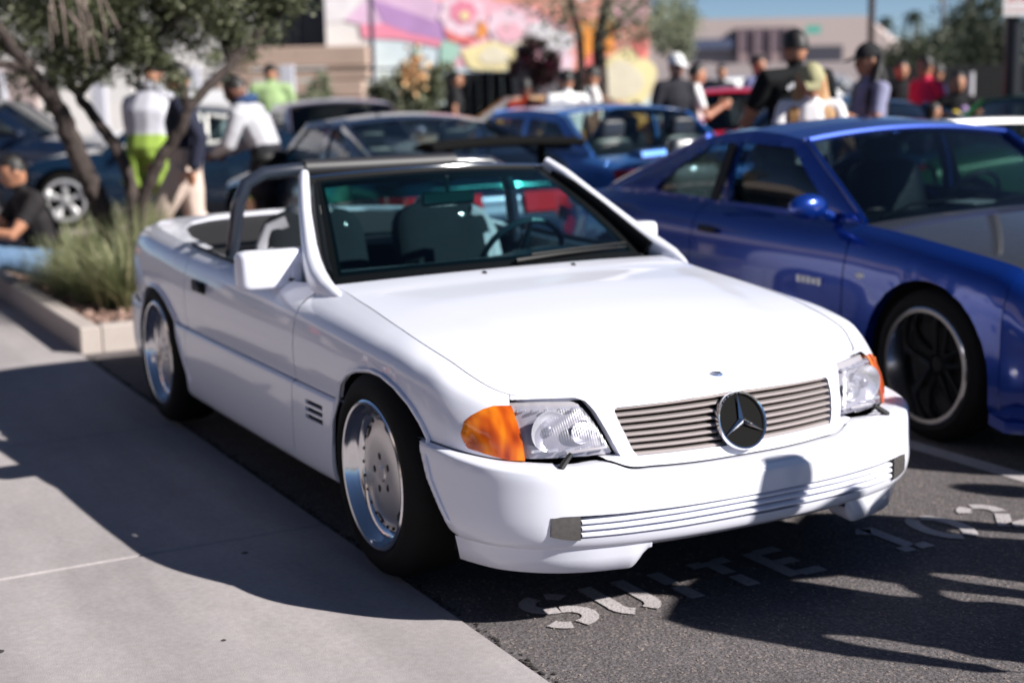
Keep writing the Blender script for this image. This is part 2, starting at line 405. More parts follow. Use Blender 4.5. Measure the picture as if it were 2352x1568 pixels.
word = thing('pavement_lettering', 'white stencilled words reading SUITE 102 on the asphalt before the white convertible', 'road marking', (0, 0, 0))
for ch, y0 in (('S', -.60), ('U', -.375), ('I', -.165), ('T', .03), ('E', .25), ('1', .70), ('0', .93), ('2', 1.18)):
    sten(ch, y0, LET[ch]).build('letter', MT['roadpaint'], word, smooth=0)
# planter with raised concrete kerb
kb = MB()
def kerb_path(P, w=.125, h=.152):
    for i in range(len(P)-1):
        a, b = Vector(P[i]), Vector(P[i+1]); kb.box(((a.x+b.x)/2, (a.y+b.y)/2, h/2-.02), (abs(b.x-a.x)+w, (abs(b.y-a.y)-w-.004 if abs(b.y-a.y) > .01 else w), h+.04), ch=.008)
kerb_path([(-4.575, -.738), (-10.6, -.738)]); kerb_path([(-4.575, -.738), (-4.575, 1.45)]); kerb_path([(-4.575, 1.45), (-10.6, 1.45)]); kerb_path([(-10.6, -.738), (-10.6, 1.45)])
tag(kb.build('kerb', MT['kerb'], smooth=0), 'raised pale concrete kerb round the planting bed behind the white convertible', 'kerb')
gx = np.linspace(-10.5, -4.62, 90); gy = np.linspace(-.69, 1.4, 40)
Gp = np.array([[(x, y, .095+.03*noise.noise(Vector((x*1.3, y*1.3, 0)))+.014*noise.noise(Vector((x*9, y*9, 3)))) for y in gy] for x in gx])
tag(sheet('planting_bed', Gp, MT['gravel'], None), kind='structure')
mb = MB()
for k in range(900):
    x = rng.uniform(-8.5, -4.66); y = rng.uniform(-.65, 1.2); s_ = rng.uniform(.012, .04)
    mb.ell((x, y, .10+s_*.2), (s_, s_*rng.uniform(.6, 1), s_*.55), 6, 4)
tag(mb.build('gravel', mat('bed_stones', (.33, .22, .18), .9, noise_amt=.35, noise_scale=3)), 'reddish brown stones and gravel covering the planting bed', 'gravel', kind='stuff')

# ------------------------------------------------------------------ wheels
def wheel(parent, c, side, R, rimR, width, style, loc_only=False):
    """side -1: outer face to -y.  c = centre on outer rim face"""
    w = thing('wheel', None, None, c); del_keys = []
    w.parent = parent
    s_ = side
    # tyre: outer face slightly behind rim lip
    mb = MB(); o = -1   # h measured inwards from the outer face
    prof = [(rimR+.004, .012), (rimR+.012, .002), (rimR+.028, -.003), (R-.052, -.001), (R-.030, .008), (R-.012, .024), (R-.003, .045), (R, .065), (R, width-.05), (R-.01, width-.015), (R-.04, width), (rimR, width)]
    mb.lathe(prof, (0, 0, 0), 'y', 56, -s_)
    for gz in (.065, .10, .14): pass
    mb.build('tyre', MT['rubber'], w)
    mb = MB()
    if style == 'mono':
        mb.lathe([(rimR+.004, .016), (rimR+.004, .004), (rimR-.002, 0), (rimR-.010, .0015), (rimR-.014, .010), (rimR-.018, .024), (rimR-.030, .034), (rimR-.034, .044), (rimR-.046, .050), (rimR-.052, .058)], (0, 0, 0), 'y', 64, -s_)
        mb.build('rim', MT['polish'], w)
        # face plate with oval openings and lug holes
        ri = rimR-.050; nu, nv = 128, 34; G = []
        for i in range(nu+1):
            a = 2*PI*i/nu; G.append([])
            for j in range(nv+1):
                r = .012 + (ri-.012)*j/nv; q_ = min(1, r/ri); h = .058 - .022*(1-q_**4)*(1-.25*(1-q_)**2)
                G[-1].append((r*math.cos(a), s_*-h, r*math.sin(a)))
        G = np.array(G); holes = []
        for k in range(5):
            a = 2*PI*k/5+.55; holes.append([(a_cx+math.cos(t)*.0125, a_cz+math.sin(t)*.0125) for a_cx, a_cz in [(.056*math.cos(a), .056*math.sin(a))] for t in np.linspace(0, 2*PI, 10)[:-1]])
        for k in range(6):
            a = 2*PI*k/6+.25; ca, sa = math.cos(a), math.sin(a); rr = ri-.026
            holes.append([(rr*ca - sa*math.cos(t)*.030 + ca*math.sin(t)*.014, rr*sa + ca*math.cos(t)*.030 + sa*math.sin(t)*.014) for t in np.linspace(0, 2*PI, 14)[:-1]])
        mbf = MB(); grid_mesh(mbf, G, holes, (0, 2), (0, -s_, 0), .03); mbf.build('wheel_disc', MT['alloy'], w)
        mb = MB(); mb.lathe([(0, 0), (.022, 0), (.027, .004), (.027, .02)], (0, s_*-.036, 0), 'y', 20, -s_); mb.build('centre_cap', MT['alloy'], w)
        mb = MB()
        for k in range(24):
            a = 2*PI*k/24; mb.ell(((ri-.010)*math.cos(a), -s_*.052, (ri-.010)*math.sin(a)), (.0062, .005, .0062), 6, 4)
        tag(mb.build('rim_bolts', MT['black'], w), kind='stuff')
    elif style == 'deep':
        mb.lathe([(rimR+.006, .016), (rimR+.006, .002), (rimR, -.002), (rimR-.016, .0), (rimR-.020, .014), (rimR-.03, .05), (rimR-.045, .10), (rimR-.055, .13)], (0, 0, 0), 'y', 64, -s_)
        mb.build('rim', MT['polish'], w)
        for k in range(5):
            a = 2*PI*k/5+.3; b_ = MB(); ca, sa = math.cos(a), math.sin(a)
            for sg in (-1, 1):
                px_, pz_ = -sa*sg*.022, ca*sg*.022
                b_.tube([(px_+ca*.04, -s_*.085, pz_+sa*.04), (px_*1.5+ca*(rimR*.6), -s_*.09, pz_*1.5+sa*rimR*.6), (px_*2+ca*(rimR-.05), -s_*.11, pz_*2+sa*(rimR-.05))], [.014, .013, .016], 6)
            b_.build('spoke', MT['spokeblack'], w)
        mb = MB(); mb.lathe([(0, 0), (.03, 0), (.05, .02), (.06, .05)], (0, -s_*.07, 0), 'y', 24, -s_); mb.build('hub', MT['spokeblack'], w)
    elif style == 'petal':
        mb.lathe([(rimR+.004, .016), (rimR+.004, .002), (rimR-.03, .0), (rimR-.036, .02), (rimR-.04, .06)], (0, 0, 0), 'y', 48, -s_)
        mb.build('rim', MT['silver'], w)
        for k in range(5):
            a = 2*PI*k/5+PI/2; ca, sa = math.cos(a), math.sin(a); b_ = MB(); P = []
            for r, hw_ in ((.03, .018), (.09, .030), (rimR-.07, .046), (rimR-.035, .046)):
                P.append((r, hw_))
            V = []; F = []
            for r, hw_ in P:
                for q, dz in ((-1, .05), (-.5, .03), (.5, .03), (1, .05)): V.append((ca*r-sa*q*hw_, -s_*dz, sa*r+ca*q*hw_))
            for i in range(3):
                for q in range(3): F.append((i*4+q, i*4+q+1, i*4+q+5, i*4+q+4))
            b_.add(V, F).build('spoke', MT['silver'], w)
        mb = MB(); mb.lathe([(0, 0), (.03, 0), (.045, .02), (.05, .05)], (0, -s_*.015, 0), 'y', 24, -s_); mb.build('hub', MT['silver'], w)
    else:
        mb.lathe([(rimR+.004, .016), (rimR+.004, .002), (rimR-.012, 0), (rimR-.016, .02), (rimR-.03, .06)], (0, 0, 0), 'y', 40, -s_)
        n = 7
        for k in range(n):
            a = 2*PI*k/n; ca, sa = math.cos(a), math.sin(a)
            mb.tube([(ca*.03, -s_*.03, sa*.03), (ca*(rimR-.02), -s_*.035, sa*(rimR-.02))], [.02, .016], 5)
        mb.lathe([(0, .02), (.04, .02), (.05, .05)], (0, 0, 0), 'y', 16, -s_)
        mb.build('rim', MT['silver'], w)
    mb = MB(); mb.lathe([(0, .12), (rimR-.03, .12), (rimR-.03, width)], (0, 0, 0), 'y', 32, -s_); mb.build('brake', MT['under'], w)
    return w
def arch_poly(cx, cz, R, z_low, fx=None, rx=None, n=26, a_f=-20, a_r=200):
    """opening outline in x,z: arc over the wheel, then down to z_low at fx (nose side) and rx (tail side)"""
    P = [(fx if fx is not None else cx+R, z_low-.2), (fx if fx is not None else cx+R, z_low)]
    for k in range(n+1):
        a = math.radians(a_f+(a_r-a_f)*k/n); P.append((cx+R*math.cos(a), cz+R*math.sin(a)))
    P += [(rx if rx is not None else cx-R, z_low), (rx if rx is not None else cx-R, z_low-.2)]
    return P
def wheel_house(name, cx, cz, R, y0, y1, parent):
    mb = MB(); V = []; F = []; n = 18
    for k in range(n+1):
        a = math.radians(-10+200*k/n); x = cx+R*math.cos(a); z = cz+R*math.sin(a)
        V += [(x, y0, z), (x, y1, z)]
    for k in range(n): F.append((2*k, 2*k+1, 2*k+3, 2*k+2))
    c = len(V); V.append((cx, y1, cz))
    for k in range(n): F.append((2*k+1, c, 2*k+3))
    mb.add(V, F); return mb.build(name, MT['under'], parent)

# ------------------------------------------------------------------ the white convertible
car = thing('convertible_car', 'white two-seat convertible with its roof down and a star grille, parked beside the pavement', 'car')
# lower body: bumper and side cladding. rows: bottom, low, 0.30, 0.42, near top, top
def lower_station(T, B, Bt, z0, zT, m=.42):
    T, B, Bt = np.array(T), np.array(B), np.array(Bt)
    e = lambda p, z: (p[0], p[1], z)
    q = lambda a, b, k: a+(b-a)*k
    return [e(Bt, z0), e(q(Bt, B, .72), z0+.025), e(B, z0+.085), e(q(B, T, .04), m), e(q(B, T, .13), zT-.020), e(q(B, T, .34), zT-.0055), e(T, zT)]
LS = [((.802, 0), (.885, 0), (.835, 0), .236, .440, .40), ((.800, .15), (.882, .15), (.832, .15), .236, .441, .40),
 ((.792, .30), (.871, .305), (.82, .30), .236, .446, .402), ((.781, .385), (.856, .40), (.806, .39), .236, .452, .408), ((.766, .44), (.845, .455), (.794, .44), .236, .474, .414),
 ((.752, .545), (.812, .565), (.765, .54), .236, .477, .42), ((.712, .655), (.750, .690), (.705, .645), .236, .485, .425),
 ((.640, .737), (.664, .772), (.625, .72), .236, .491, .43), ((.540, .790), (.550, .822), (.52, .765), .236, .499, .44),
 ((.42, .823), (.42, .845), (.41, .79), .234, .507, .45), ((.30, .838), (.30, .857), (.30, .81), .232, .512, .45),
 ((0, .850), (0, .868), (0, .822), .222, .515, .45), ((-.35, .856), (-.35, .872), (-.35, .828), .212, .516, .45),
 ((-.65, .860), (-.65, .875), (-.65, .832), .208, .517, .45), ((-1.3, .862), (-1.3, .877), (-1.3, .836), .205, .517, .45),
 ((-2.0, .862), (-2.0, .877), (-2.0, .838), .205, .517, .45), ((-2.4, .860), (-2.4, .875), (-2.4, .836), .208, .517, .45),
 ((-2.8, .845), (-2.8, .862), (-2.8, .815), .22, .518, .45), ((-3.08, .805), (-3.10, .825), (-3.05, .775), .235, .519, .45),
 ((-3.24, .745), (-3.28, .765), (-3.22, .71), .25, .52, .45), ((-3.34, .65), (-3.39, .67), (-3.32, .62), .26, .52, .45),
 ((-3.39, .48), (-3.44, .49), (-3.37, .46), .26, .52, .45), ((-3.41, .25), (-3.465, .25), (-3.39, .25), .26, .52, .45), ((-3.415, 0), (-3.47, 0), (-3.395, 0), .26, .52, .45)]
lowN = Net([lower_station(*a) for a in LS])
US = [[(.794, 0, .447), (.770, 0, .545), (.746, 0, .600), (.728, 0, .632), (.698, 0, .650)],
 [(.792, .15, .448), (.768, .15, .545), (.744, .15, .600), (.726, .15, .632), (.696, .15, .650)],
 [(.778, .30, .453), (.752, .30, .545), (.728, .298, .600), (.711, .295, .632), (.682, .29, .650)],
 [(.764, .385, .459), (.737, .382, .546), (.711, .378, .601), (.695, .373, .632), (.665, .368, .650)],
 [(.744, .440, .480), (.721, .436, .547), (.696, .43, .602), (.679, .425, .632), (.646, .42, .650)],
 [(.714, .54, .484), (.694, .535, .550), (.666, .525, .604), (.648, .52, .633), (.613, .51, .650)],
 [(.660, .655, .489), (.643, .650, .551), (.614, .640, .606), (.595, .632, .635), (.560, .62, .652)],
 [(.590, .733, .495), (.576, .733, .554), (.550, .720, .612), (.528, .706, .645), (.490, .672, .668)],
 [(.505, .783, .503), (.495, .785, .561), (.475, .772, .624), (.455, .750, .668), (.41, .705, .698)],
 [(.41, .815, .511), (.405, .817, .577), (.39, .806, .648), (.37, .778, .702), (.31, .718, .724)],
 [(.30, .832, .516), (.295, .838, .592), (.285, .828, .668), (.265, .795, .722), (.19, .728, .746)],
 [(0, .845, .519), (0, .853, .600), (0, .847, .682), (0, .812, .745), (-.05, .728, .780)],
 [(-.35, .851, .520), (-.35, .861, .610), (-.35, .853, .700), (-.36, .818, .770), (-.38, .712, .815)],
 [(-.65, .855, .521), (-.65, .864, .612), (-.65, .856, .708), (-.655, .822, .785), (-.66, .712, .840)],
 [(-.90, .856, .521), (-.90, .866, .618), (-.90, .857, .715), (-.90, .828, .790), (-.90, .778, .836)],
 [(-1.3, .858, .521), (-1.3, .868, .620), (-1.3, .859, .725), (-1.3, .832, .798), (-1.3, .785, .834)],
 [(-2.0, .858, .521), (-2.0, .868, .628), (-2.0, .861, .740), (-2.0, .836, .812), (-2.0, .785, .850)],
 [(-2.4, .856, .521), (-2.4, .866, .638), (-2.4, .860, .755), (-2.4, .835, .828), (-2.4, .775, .868)],
 [(-2.8, .840, .522), (-2.8, .850, .640), (-2.8, .842, .762), (-2.8, .812, .840), (-2.8, .740, .880)],
 [(-3.05, .803, .523), (-3.06, .812, .640), (-3.05, .803, .765), (-3.03, .770, .842), (-3.0, .695, .880)],
 [(-3.22, .745, .523), (-3.23, .753, .640), (-3.22, .742, .765), (-3.19, .705, .842), (-3.14, .635, .880)],
 [(-3.32, .655, .523), (-3.33, .660, .640), (-3.32, .650, .765), (-3.28, .615, .842), (-3.22, .555, .880)],
 [(-3.37, .50, .523), (-3.38, .50, .640), (-3.37, .49, .765), (-3.33, .46, .842), (-3.27, .43, .881)],
 [(-3.39, .25, .523), (-3.40, .25, .640), (-3.39, .25, .765), (-3.35, .235, .843), (-3.29, .22, .882)],
 [(-3.395, 0, .523), (-3.405, 0, .640), (-3.395, 0, .765), (-3.355, 0, .843), (-3.295, 0, .882)]]
upN = Net(US)
AF = [(.60, -.05), (.56, .16), (.535, .24), (.50, .31), (.47, .35), (.423, .407), (.400, .46), (.375, .518), (.34, .56), (.285, .605), (.20, .642), (.103, .662), (.02, .664), (-.079, .650), (-.15, .627), (-.217, .585), (-.265, .52), (-.287, .44), (-.295, .36), (-.295, .10), (-.295, -.05)]
AR = [(-1.70, -.05), (-1.80, .14), (-1.848, .215), (-1.93, .29), (-2.023, .376), (-2.10, .462), (-2.161, .524), (-2.21, .565), (-2.273, .603), (-2.35, .630), (-2.44, .645), (-2.54, .643), (-2.62, .622), (-2.70, .580), (-2.755, .51), (-2.785, .439), (-2.80, .35), (-2.80, .10), (-2.80, -.05)]
WF = MT['white']
def body_piece(name, net, u0, u1, v0, v1, holes, side, parent, gap=True, step=.02, vstep=.35, rim=(1, 1, 0, 0)):
    us = lin(u0+(.0032 if gap else 0), u1-(.0032 if gap else 0), step); vv = lin(v0, v1, vstep)
    G = net.grid(us, vv)
    mb = MB(); grid_mesh(mb, G, holes, (0, 2), (0, -1, 0), .012, rim=rim if gap else None, rim_dir=lambda p: (0, -.018, 0) if abs(p[0]+1.5) < 2.0 else (-.018 if p[0] > 0 else .018, 0, 0), sgn=side)
    return mb.build(name, WF, parent, smooth=40)
def ux(net, x): return net.at_x(x)
dF, dR = -.655, -1.985
for side in (-1, 1):
    # front wing, door, rear wing (upper); cladding below
    body_piece('front_wing', upN, upN.u[6]+.035, ux(upN, dF), 0, 4, [AF], side, car, rim=(0, 1, 0, 0))
    body_piece('door', upN, ux(upN, dF), ux(upN, dR), 0, 4, [], side, car)
    body_piece('rear_wing', upN, ux(upN, dR), upN.u[20], 0, 4, [AR], side, car, rim=(1, 0, 0, 0))
    uF = lowN.at_x(.30); 
    body_piece('side_skirt', lowN, lowN.at_x(.06), lowN.at_x(dF), 0, 6, [AF, [(-.528, .411), (-.368, .413), (-.368, .429), (-.528, .427)], [(-.528, .436), (-.368, .438), (-.368, .454), (-.528, .452)], [(-.528, .461), (-.368, .463), (-.368, .479), (-.528, .477)]], side, car, rim=(0, 1, 0, 1), step=.0125, vstep=.07)
    body_piece('door_cladding', lowN, lowN.at_x(dF), lowN.at_x(dR), 0, 6, [], side, car, rim=(1, 1, 0, 1))
    body_piece('side_skirt', lowN, lowN.at_x(dR), lowN.at_x(-2.88), 0, 6, [AR], side, car, rim=(1, 0, 0, 1))
    # black slots behind the wing vents
    mb = MB().box((-.448, side*.842, .445), (.19, .02, .09)); mb.build('wing_vent', MT['black'], car)
    wheel_house('wheel_housing', .06, .275, .42, side*.80, side*.52, car)
    wheel_house('wheel_housing', -2.46, .275, .42, side*.80, side*.52, car)
    # arch lips
    for P_, net, zsplit in ((AF, None, 0), (AR, None, 0)):
        mb = MB(); pts = []
        for (x, z) in P_[2:-2]:
            if z < .24: continue
            yy2 = []
            for n_ in (lowN, upN):
                uu = n_.at_x(x); vv = np.linspace(0, n_.R-1, 120); col = n_.grid([uu], vv)[0]; k = int(np.argmin(np.abs(col[:, 2]-z))); yy2.append(col[k, 1])
            w_ = min(1, max(0, (z-.490)/.06)); pts.append(Vector((x, side*(yy2[0]*(1-w_)+(yy2[1]+.006)*w_), z)))
        mb.tube(pts, .0075, 6, cap=True); mb.build('arch_lip', WF, car)
for side in (-1, 1):
    for xg in (dF, dR):
        for n_, v1 in ((upN, 4), (lowN, 6)):
            c_ = n_.grid([n_.at_x(xg)], np.linspace(0, v1, 26))[0]
            MB().tube([(p[0], side*(p[1]-.0065), p[2]) for p in c_], .0045, 6).build('gap_shade_strip', MT['frit'], car)  # black strip stands in for the shade inside the door gaps
# rear bumper and tail
G = lowN.grid(lin(lowN.at_x(-2.88)+.003, lowN.u[-1], .03), lin(0, 6, .35)); mb = MB(); grid_mesh(mb, G); grid_mesh(mb, G, sgn=-1); mb.build('rear_bumper', WF, car)
G = upN.grid(lin(upN.u[20], upN.u[-1], .03), lin(0, 4, .35)); mb = MB(); grid_mesh(mb, G); grid_mesh(mb, G, sgn=-1); mb.build('tail_panel', WF, car)
# front bumper with a long slot
bump_slot = [(-.650, .349), (-.640, .298), (-.60, .285), (0, .284), (.60, .285), (.640, .298), (.650, .349), (.62, .3535), (0, .350), (-.62, .3535)]
u_end = lowN.at_x(.06)
G = lowN.grid(lin(0, u_end-.0025, .012), np.concatenate([lin(0, 2, .14), lin(2, 3, .05)[1:], lin(3, 6, .14)[1:]]))
Gf = np.concatenate([G[::-1]*np.array([1, -1, 1]), G[1:]], 0)
mb = MB(); grid_mesh(mb, Gf[::-1], [bump_slot, (AF, (0, 2), (0, 0, 0))], (1, 2), (-1, 0, 0), .035, rim=(0, 0, 0, 1), rim_dir=lambda p: (-.045, -.02*np.sign(p[1])*(abs(p[1]) > .6), -.002))
bmp = mb.build('front_bumper', WF, car)
def bonnet_z(x, y):
    d = (Gh[:, :, 0]-x)**2+(Gh[:, :, 1]-y)**2; k = np.unravel_index(np.argmin(d), d.shape); return float(Gh[k][2])
def yz_front(net, y, z):
    """x of a front surface at lateral y and height z"""
    ug = np.linspace(0, net.u[11], 240); vg = np.linspace(0, net.R-1, 90)
    key = id(net)
    if key not in yz_front.c:
        g = net.grid(ug, vg); yz_front.c[key] = g.reshape(-1, 3)
    g = yz_front.c[key]; d = (g[:, 1]-abs(y))**2+(g[:, 2]-z)**2
    k = np.argpartition(d, 4)[:4]; w = 1/(d[k]+1e-7); return float((g[k, 0]*w).sum()/w.sum())
yz_front.c = {}
# slot backing, three body-colour slats, indicator lamps
ys = np.linspace(-.665, .665, 60)
mb = MB(); V = []; F = []
for y in ys:
    x = yz_front(lowN, y, .33)-.034; V += [(x, y, .276), (x, y, .362)]
for i in range(len(ys)-1): F.append((2*i, 2*i+2, 2*i+3, 2*i+1))
mb.add(V, F).build('slot_backing', MT['black'], car, smooth=0)
for k, (za, zb) in enumerate(((.345, .353), (.3205, .325), (.2965, .298))):
    mb = MB(); yy = np.linspace(-.568, .568, 50); V = []; F = []; hh = .0066
    for y in yy:
        t = 1-(abs(y)/.568)**2; z = zb-.018 + (za-zb)*t + (0 if k else -.002); x = yz_front(lowN, y, .33)-.004
        z = (.3325, .3145, .2955)[k] + (.005, .004, .002)[k]*t
        V += [(x-.03, y, z-hh), (x-.004, y, z-hh), (x+.002, y, z-hh*.4), (x+.002, y, z+hh*.4), (x-.004, y, z+hh), (x-.03, y, z+hh)]
    for i in range(len(yy)-1):
        for q in range(5): F.append((i*6+q, i*6+6+q, i*6+7+q, i*6+q+1))
    mb.add(V, F).build('bumper_slat', WF, car)
MT['smoke'] = mat('smoked_lens', (.085, .08, .078), .22, coat=.5, noise_amt=.15, noise_scale=90)
for s_ in (-1, 1):
    mb = MB(); V = []; F = []; yy = np.linspace(.574, .650, 7)
    for i, y in enumerate(yy):
        x = yz_front(lowN, y, .33)+.0015; zt = .3525-.002*i/6; zl = .284+.013*(i/6)**2
        V += [(x, s_*y, zl), (x+.002, s_*y, (zl+zt)/2), (x, s_*y, zt), (x-.03, s_*y, zt), (x-.03, s_*y, zl)]
    for i in range(6):
        for q in range(5): F.append((i*5+q, i*5+5+q, i*5+5+(q+1) % 5, i*5+(q+1) % 5))
    F += [(0, 1, 2, 3, 4), (34, 33, 32, 31, 30)]
    mb.add(V, F).build('fog_lamp', MT['smoke'], car)
# chin lip at both corners
for s_ in (-1, 1):
    mb = MB(); us = lin(0, lowN.at_x(.50), .012); G0 = lowN.grid(us, [0.0, .35, .6])
    V = []; F = []; n = 0
    for row in G0:
        y = row[0][1]
        if y < .34: continue
        k = min(1, max(0, (y-.34)/.075)); k = k*k*(3-2*k); zb = .238-.066*k
        o = Vector(row[0]); top = Vector(row[2]); out = Vector((top.x-o.x, top.y-o.y, 0)); out = out.normalized() if out.length > 1e-5 else Vector((1, 0, 0))
        a = top+out*.003; b = o+out*.012
        V += [(a.x, s_*a.y, top.z+.004), (o.x+out.x*.022, s_*(o.y+out.y*.022), .236-.018*k), (b.x, s_*b.y, zb+.004), (o.x, s_*o.y, zb), (o.x-.05, s_*(o.y-.03), zb+.02), (o.x-.05, s_*(o.y-.03), .25)]; n += 1
    for i in range(n-1):
        for q in range(5): F.append((i*6+q, i*6+6+q, i*6+7+q, i*6+q+1))
    mb.add(V, F).build('front_lip', WF, car, smooth=60)
# ---- nose panel with lamp and grille openings
def outline(pts, n=6):
    return pts
hl = [(.402, .487), (.417, .524), (.429, .56), (.446, .608), (.463, .638), (.482, .6455), (.574, .6465), (.660, .6460), (.708, .6425), (.736, .634), (.766, .614), (.784, .591), (.793, .55), (.783, .511), (.742, .498), (.70, .486), (.65, .486)]
gr = [(.352, .482), (.366, .503), (.386, .569), (.393, .608), (.386, .617), (0, .624), (-.386, .617), (-.393, .608), (-.386, .569), (-.366, .503), (-.352, .482), (0, .476)]
usn = lin(0, upN.u[6]+.035, .010); vvn = lin(0, 4, .11)
G = upN.grid(usn, vvn); Gf = np.concatenate([G[::-1]*np.array([1, -1, 1]), G[1:]], 0)
hlm = [(-a, b) for a, b in hl]
hl_in = [(a, b) for a, b in hl]
mb = MB(); grid_mesh(mb, Gf[::-1], [gr, hl_in, hlm, (AF, (0, 2), (0, 0, 0))], (1, 2), (-1, 0, 0), .03)
mb.build('nose_panel', WF, car)
# grille: backing, slats, star
mb = MB(); V = []; F = []; ys = np.linspace(-.41, .41, 30)
for y in ys:
    for z in (.465, .64): V.append((yz_front(upN, y, z)-.055, y, z))
for i in range(29): F.append((2*i, 2*i+2, 2*i+3, 2*i+1))
mb.add(V, F).build('grille_backing', MT['black'], car, smooth=0)
for k in range(8):
    z = .4885+.0177*k; hw_ = (.357, .364, .370, .376, .381, .386, .390, .388)[k]; mb = MB(); V = []; F = []; yy = np.linspace(-hw_, hw_, 40)
    for y in yy:
        x = yz_front(upN, y, z)-.006
        zz_ = z-.006*(1-(y/.39)**2)*(1-k/7)+(.004*(1-(y/.39)**2))*(k/7); V += [(x-.026, y, zz_-.0048), (x-.002, y, zz_-.0052), (x+.003, y, zz_-.001), (x-.003, y, zz_+.0038), (x-.026, y, zz_+.0045)]
    for i in range(len(yy)-1):
        for q in range(4): F.append((i*5+q, i*5+5+q, i*5+6+q, i*5+q+1))
    mb.add(V, F).build('grille_slat', MT['grille'], car)
nst = Vector((math.cos(math.radians(-20)), 0, -math.sin(math.radians(-20))))
em = thing('star_emblem', None, None, (.784, 0, .546)); em.parent = car
em.rotation_euler = (0, math.radians(-20), 0)
MB().lathe([(0, -.006), (.078, -.006), (.080, -.02)], (0, 0, 0), 'x', 40).build('emblem_backing', mat('emblem_black', (.008, .008, .008), .9, spec=.1), em)
mb = MB(); mb.lathe([(.076, -.012), (.080, .002), (.085, .004), (.088, -.004), (.086, -.02)], (0, 0, 0), 'x', 56); mb.build('ring', MT['chrome'], em)
mb = MB()
for k in range(3):
    a = math.radians(90+120*k); ca, sa = math.cos(a), math.sin(a); na, nb = -sa, ca
    V = [(.008, 0, 0), (.0, na*.010+ca*.006, nb*.010+sa*.006), (0, -na*.010+ca*.006, -nb*.010+sa*.006), (.002, ca*.080, sa*.080), (-.008, na*.008, nb*.008), (-.008, -na*.008, -nb*.008)]
    mb.add(V, [(0, 3, 1), (0, 2, 3), (1, 3, 4), (3, 2, 5), (3, 5, 4)])
mb.build('star', MT['chrome'], em, smooth=0)
# headlamps: amber corner + clear lens over a reflector bowl
def lens_mat():
    m = mat('headlamp_lens', (.70, .69, .72), .16, coat=1.0); nt = m.node_tree; p = nt.nodes['Principled BSDF']
    p.inputs['Metallic'].default_value = .25
    g = nt.nodes.new('ShaderNodeNewGeometry'); w = nt.nodes.new('ShaderNodeTexWave'); w.inputs['Scale'].default_value = 60; w.bands_direction = 'Y'
    w.inputs['Distortion'].default_value = 1.2; nt.links.new(g.outputs['Position'], w.inputs['Vector'])
    b = nt.nodes.new('ShaderNodeBump'); b.inputs['Distance'].default_value = .0006; nt.links.new(w.outputs['Fac'], b.inputs['Height']); nt.links.new(b.outputs[0], p.inputs['Normal'])
    n = nt.nodes.new('ShaderNodeTexNoise'); n.inputs['Scale'].default_value = 30; n.inputs['Detail'].default_value = 1.5; nt.links.new(g.outputs['Position'], n.inputs['Vector']); sx = n
    r = nt.nodes.new('ShaderNodeValToRGB'); r.color_ramp.elements[0].color = (.40, .39, .46, 1); r.color_ramp.elements[1].color = (.85, .85, .88, 1); r.color_ramp.elements[0].position = .40; r.color_ramp.elements[1].position = .56
    nt.links.new(sx.outputs[0], r.inputs[0]); nt.links.new(r.outputs[0], p.inputs['Base Color']); return m
def amber_mat():
    m = mat('amber_lens', (.85, .17, .008), .14, coat=1.0); nt = m.node_tree; p = nt.nodes['Principled BSDF']
    g = nt.nodes.new('ShaderNodeNewGeometry'); mp = nt.nodes.new('ShaderNodeMapping'); mp.inputs['Scale'].default_value = (1, 3, 1); mp.inputs['Rotation'].default_value = (.5, 0, .4)
    nt.links.new(g.outputs['Position'], mp.inputs[0])
    n = nt.nodes.new('ShaderNodeTexNoise'); n.inputs['Scale'].default_value = 11; n.inputs['Detail'].default_value = 1.0; nt.links.new(mp.outputs[0], n.inputs['Vector'])
    r = nt.nodes.new('ShaderNodeValToRGB'); e = r.color_ramp.elements; e[0].position = .36; e[0].color = (.34, .040, .002, 1); e[1].position = .70; e[1].color = (.90, .24, .008, 1)
    x = e.new(.5); x.color = (.62, .10, .004, 1)
    nt.links.new(n.outputs[0], r.inputs[0]); nt.links.new(r.outputs[0], p.inputs['Base Color']); return m
def clear_lens():
    m = bpy.data.materials.new('clear_lamp_lens'); m.use_nodes = True; nt = m.node_tree; nt.nodes.clear()
    o = nt.nodes.new('ShaderNodeOutputMaterial'); t = nt.nodes.new('ShaderNodeBsdfTransparent'); t.inputs[0].default_value = (.90, .90, .96, 1)
    g = nt.nodes.new('ShaderNodeBsdfGlossy'); g.inputs[1].default_value = .25; d = nt.nodes.new('ShaderNodeBsdfDiffuse'); d.inputs[0].default_value = (.42, .42, .50, 1)
    ge = nt.nodes.new('ShaderNodeNewGeometry'); w = nt.nodes.new('ShaderNodeTexWave'); w.bands_direction = 'Y'; w.inputs['Scale'].default_value = 45; nt.links.new(ge.outputs['Position'], w.inputs['Vector'])
    b = nt.nodes.new('ShaderNodeBump'); b.inputs['Distance'].default_value = .0005; nt.links.new(w.outputs['Fac'], b.inputs['Height']); nt.links.new(b.outputs[0], g.inputs['Normal'])
    m1 = nt.nodes.new('ShaderNodeMixShader'); m1.inputs[0].default_value = .22; nt.links.new(t.outputs[0], m1.inputs[1]); nt.links.new(d.outputs[0], m1.inputs[2])
    m2 = nt.nodes.new('ShaderNodeMixShader'); m2.inputs[0].default_value = .10; nt.links.new(m1.outputs[0], m2.inputs[1]); nt.links.new(g.outputs[0], m2.inputs[2]); nt.links.new(m2.outputs[0], o.inputs[0]); return m
MT['clear'] = clear_lens(); MT['bowl'] = mat('reflector_silver', (.82, .82, .86), .36, metal=.8); MT['chromedk'] = mat('bulb_shield_grey', (.30, .30, .36), .3, metal=.6)
MT['lens'] = lens_mat(); MT['amber'] = amber_mat()
MT['lensfr'] = mat('lamp_surround', (.42, .40, .43), .3, metal=.2, coat=.6)
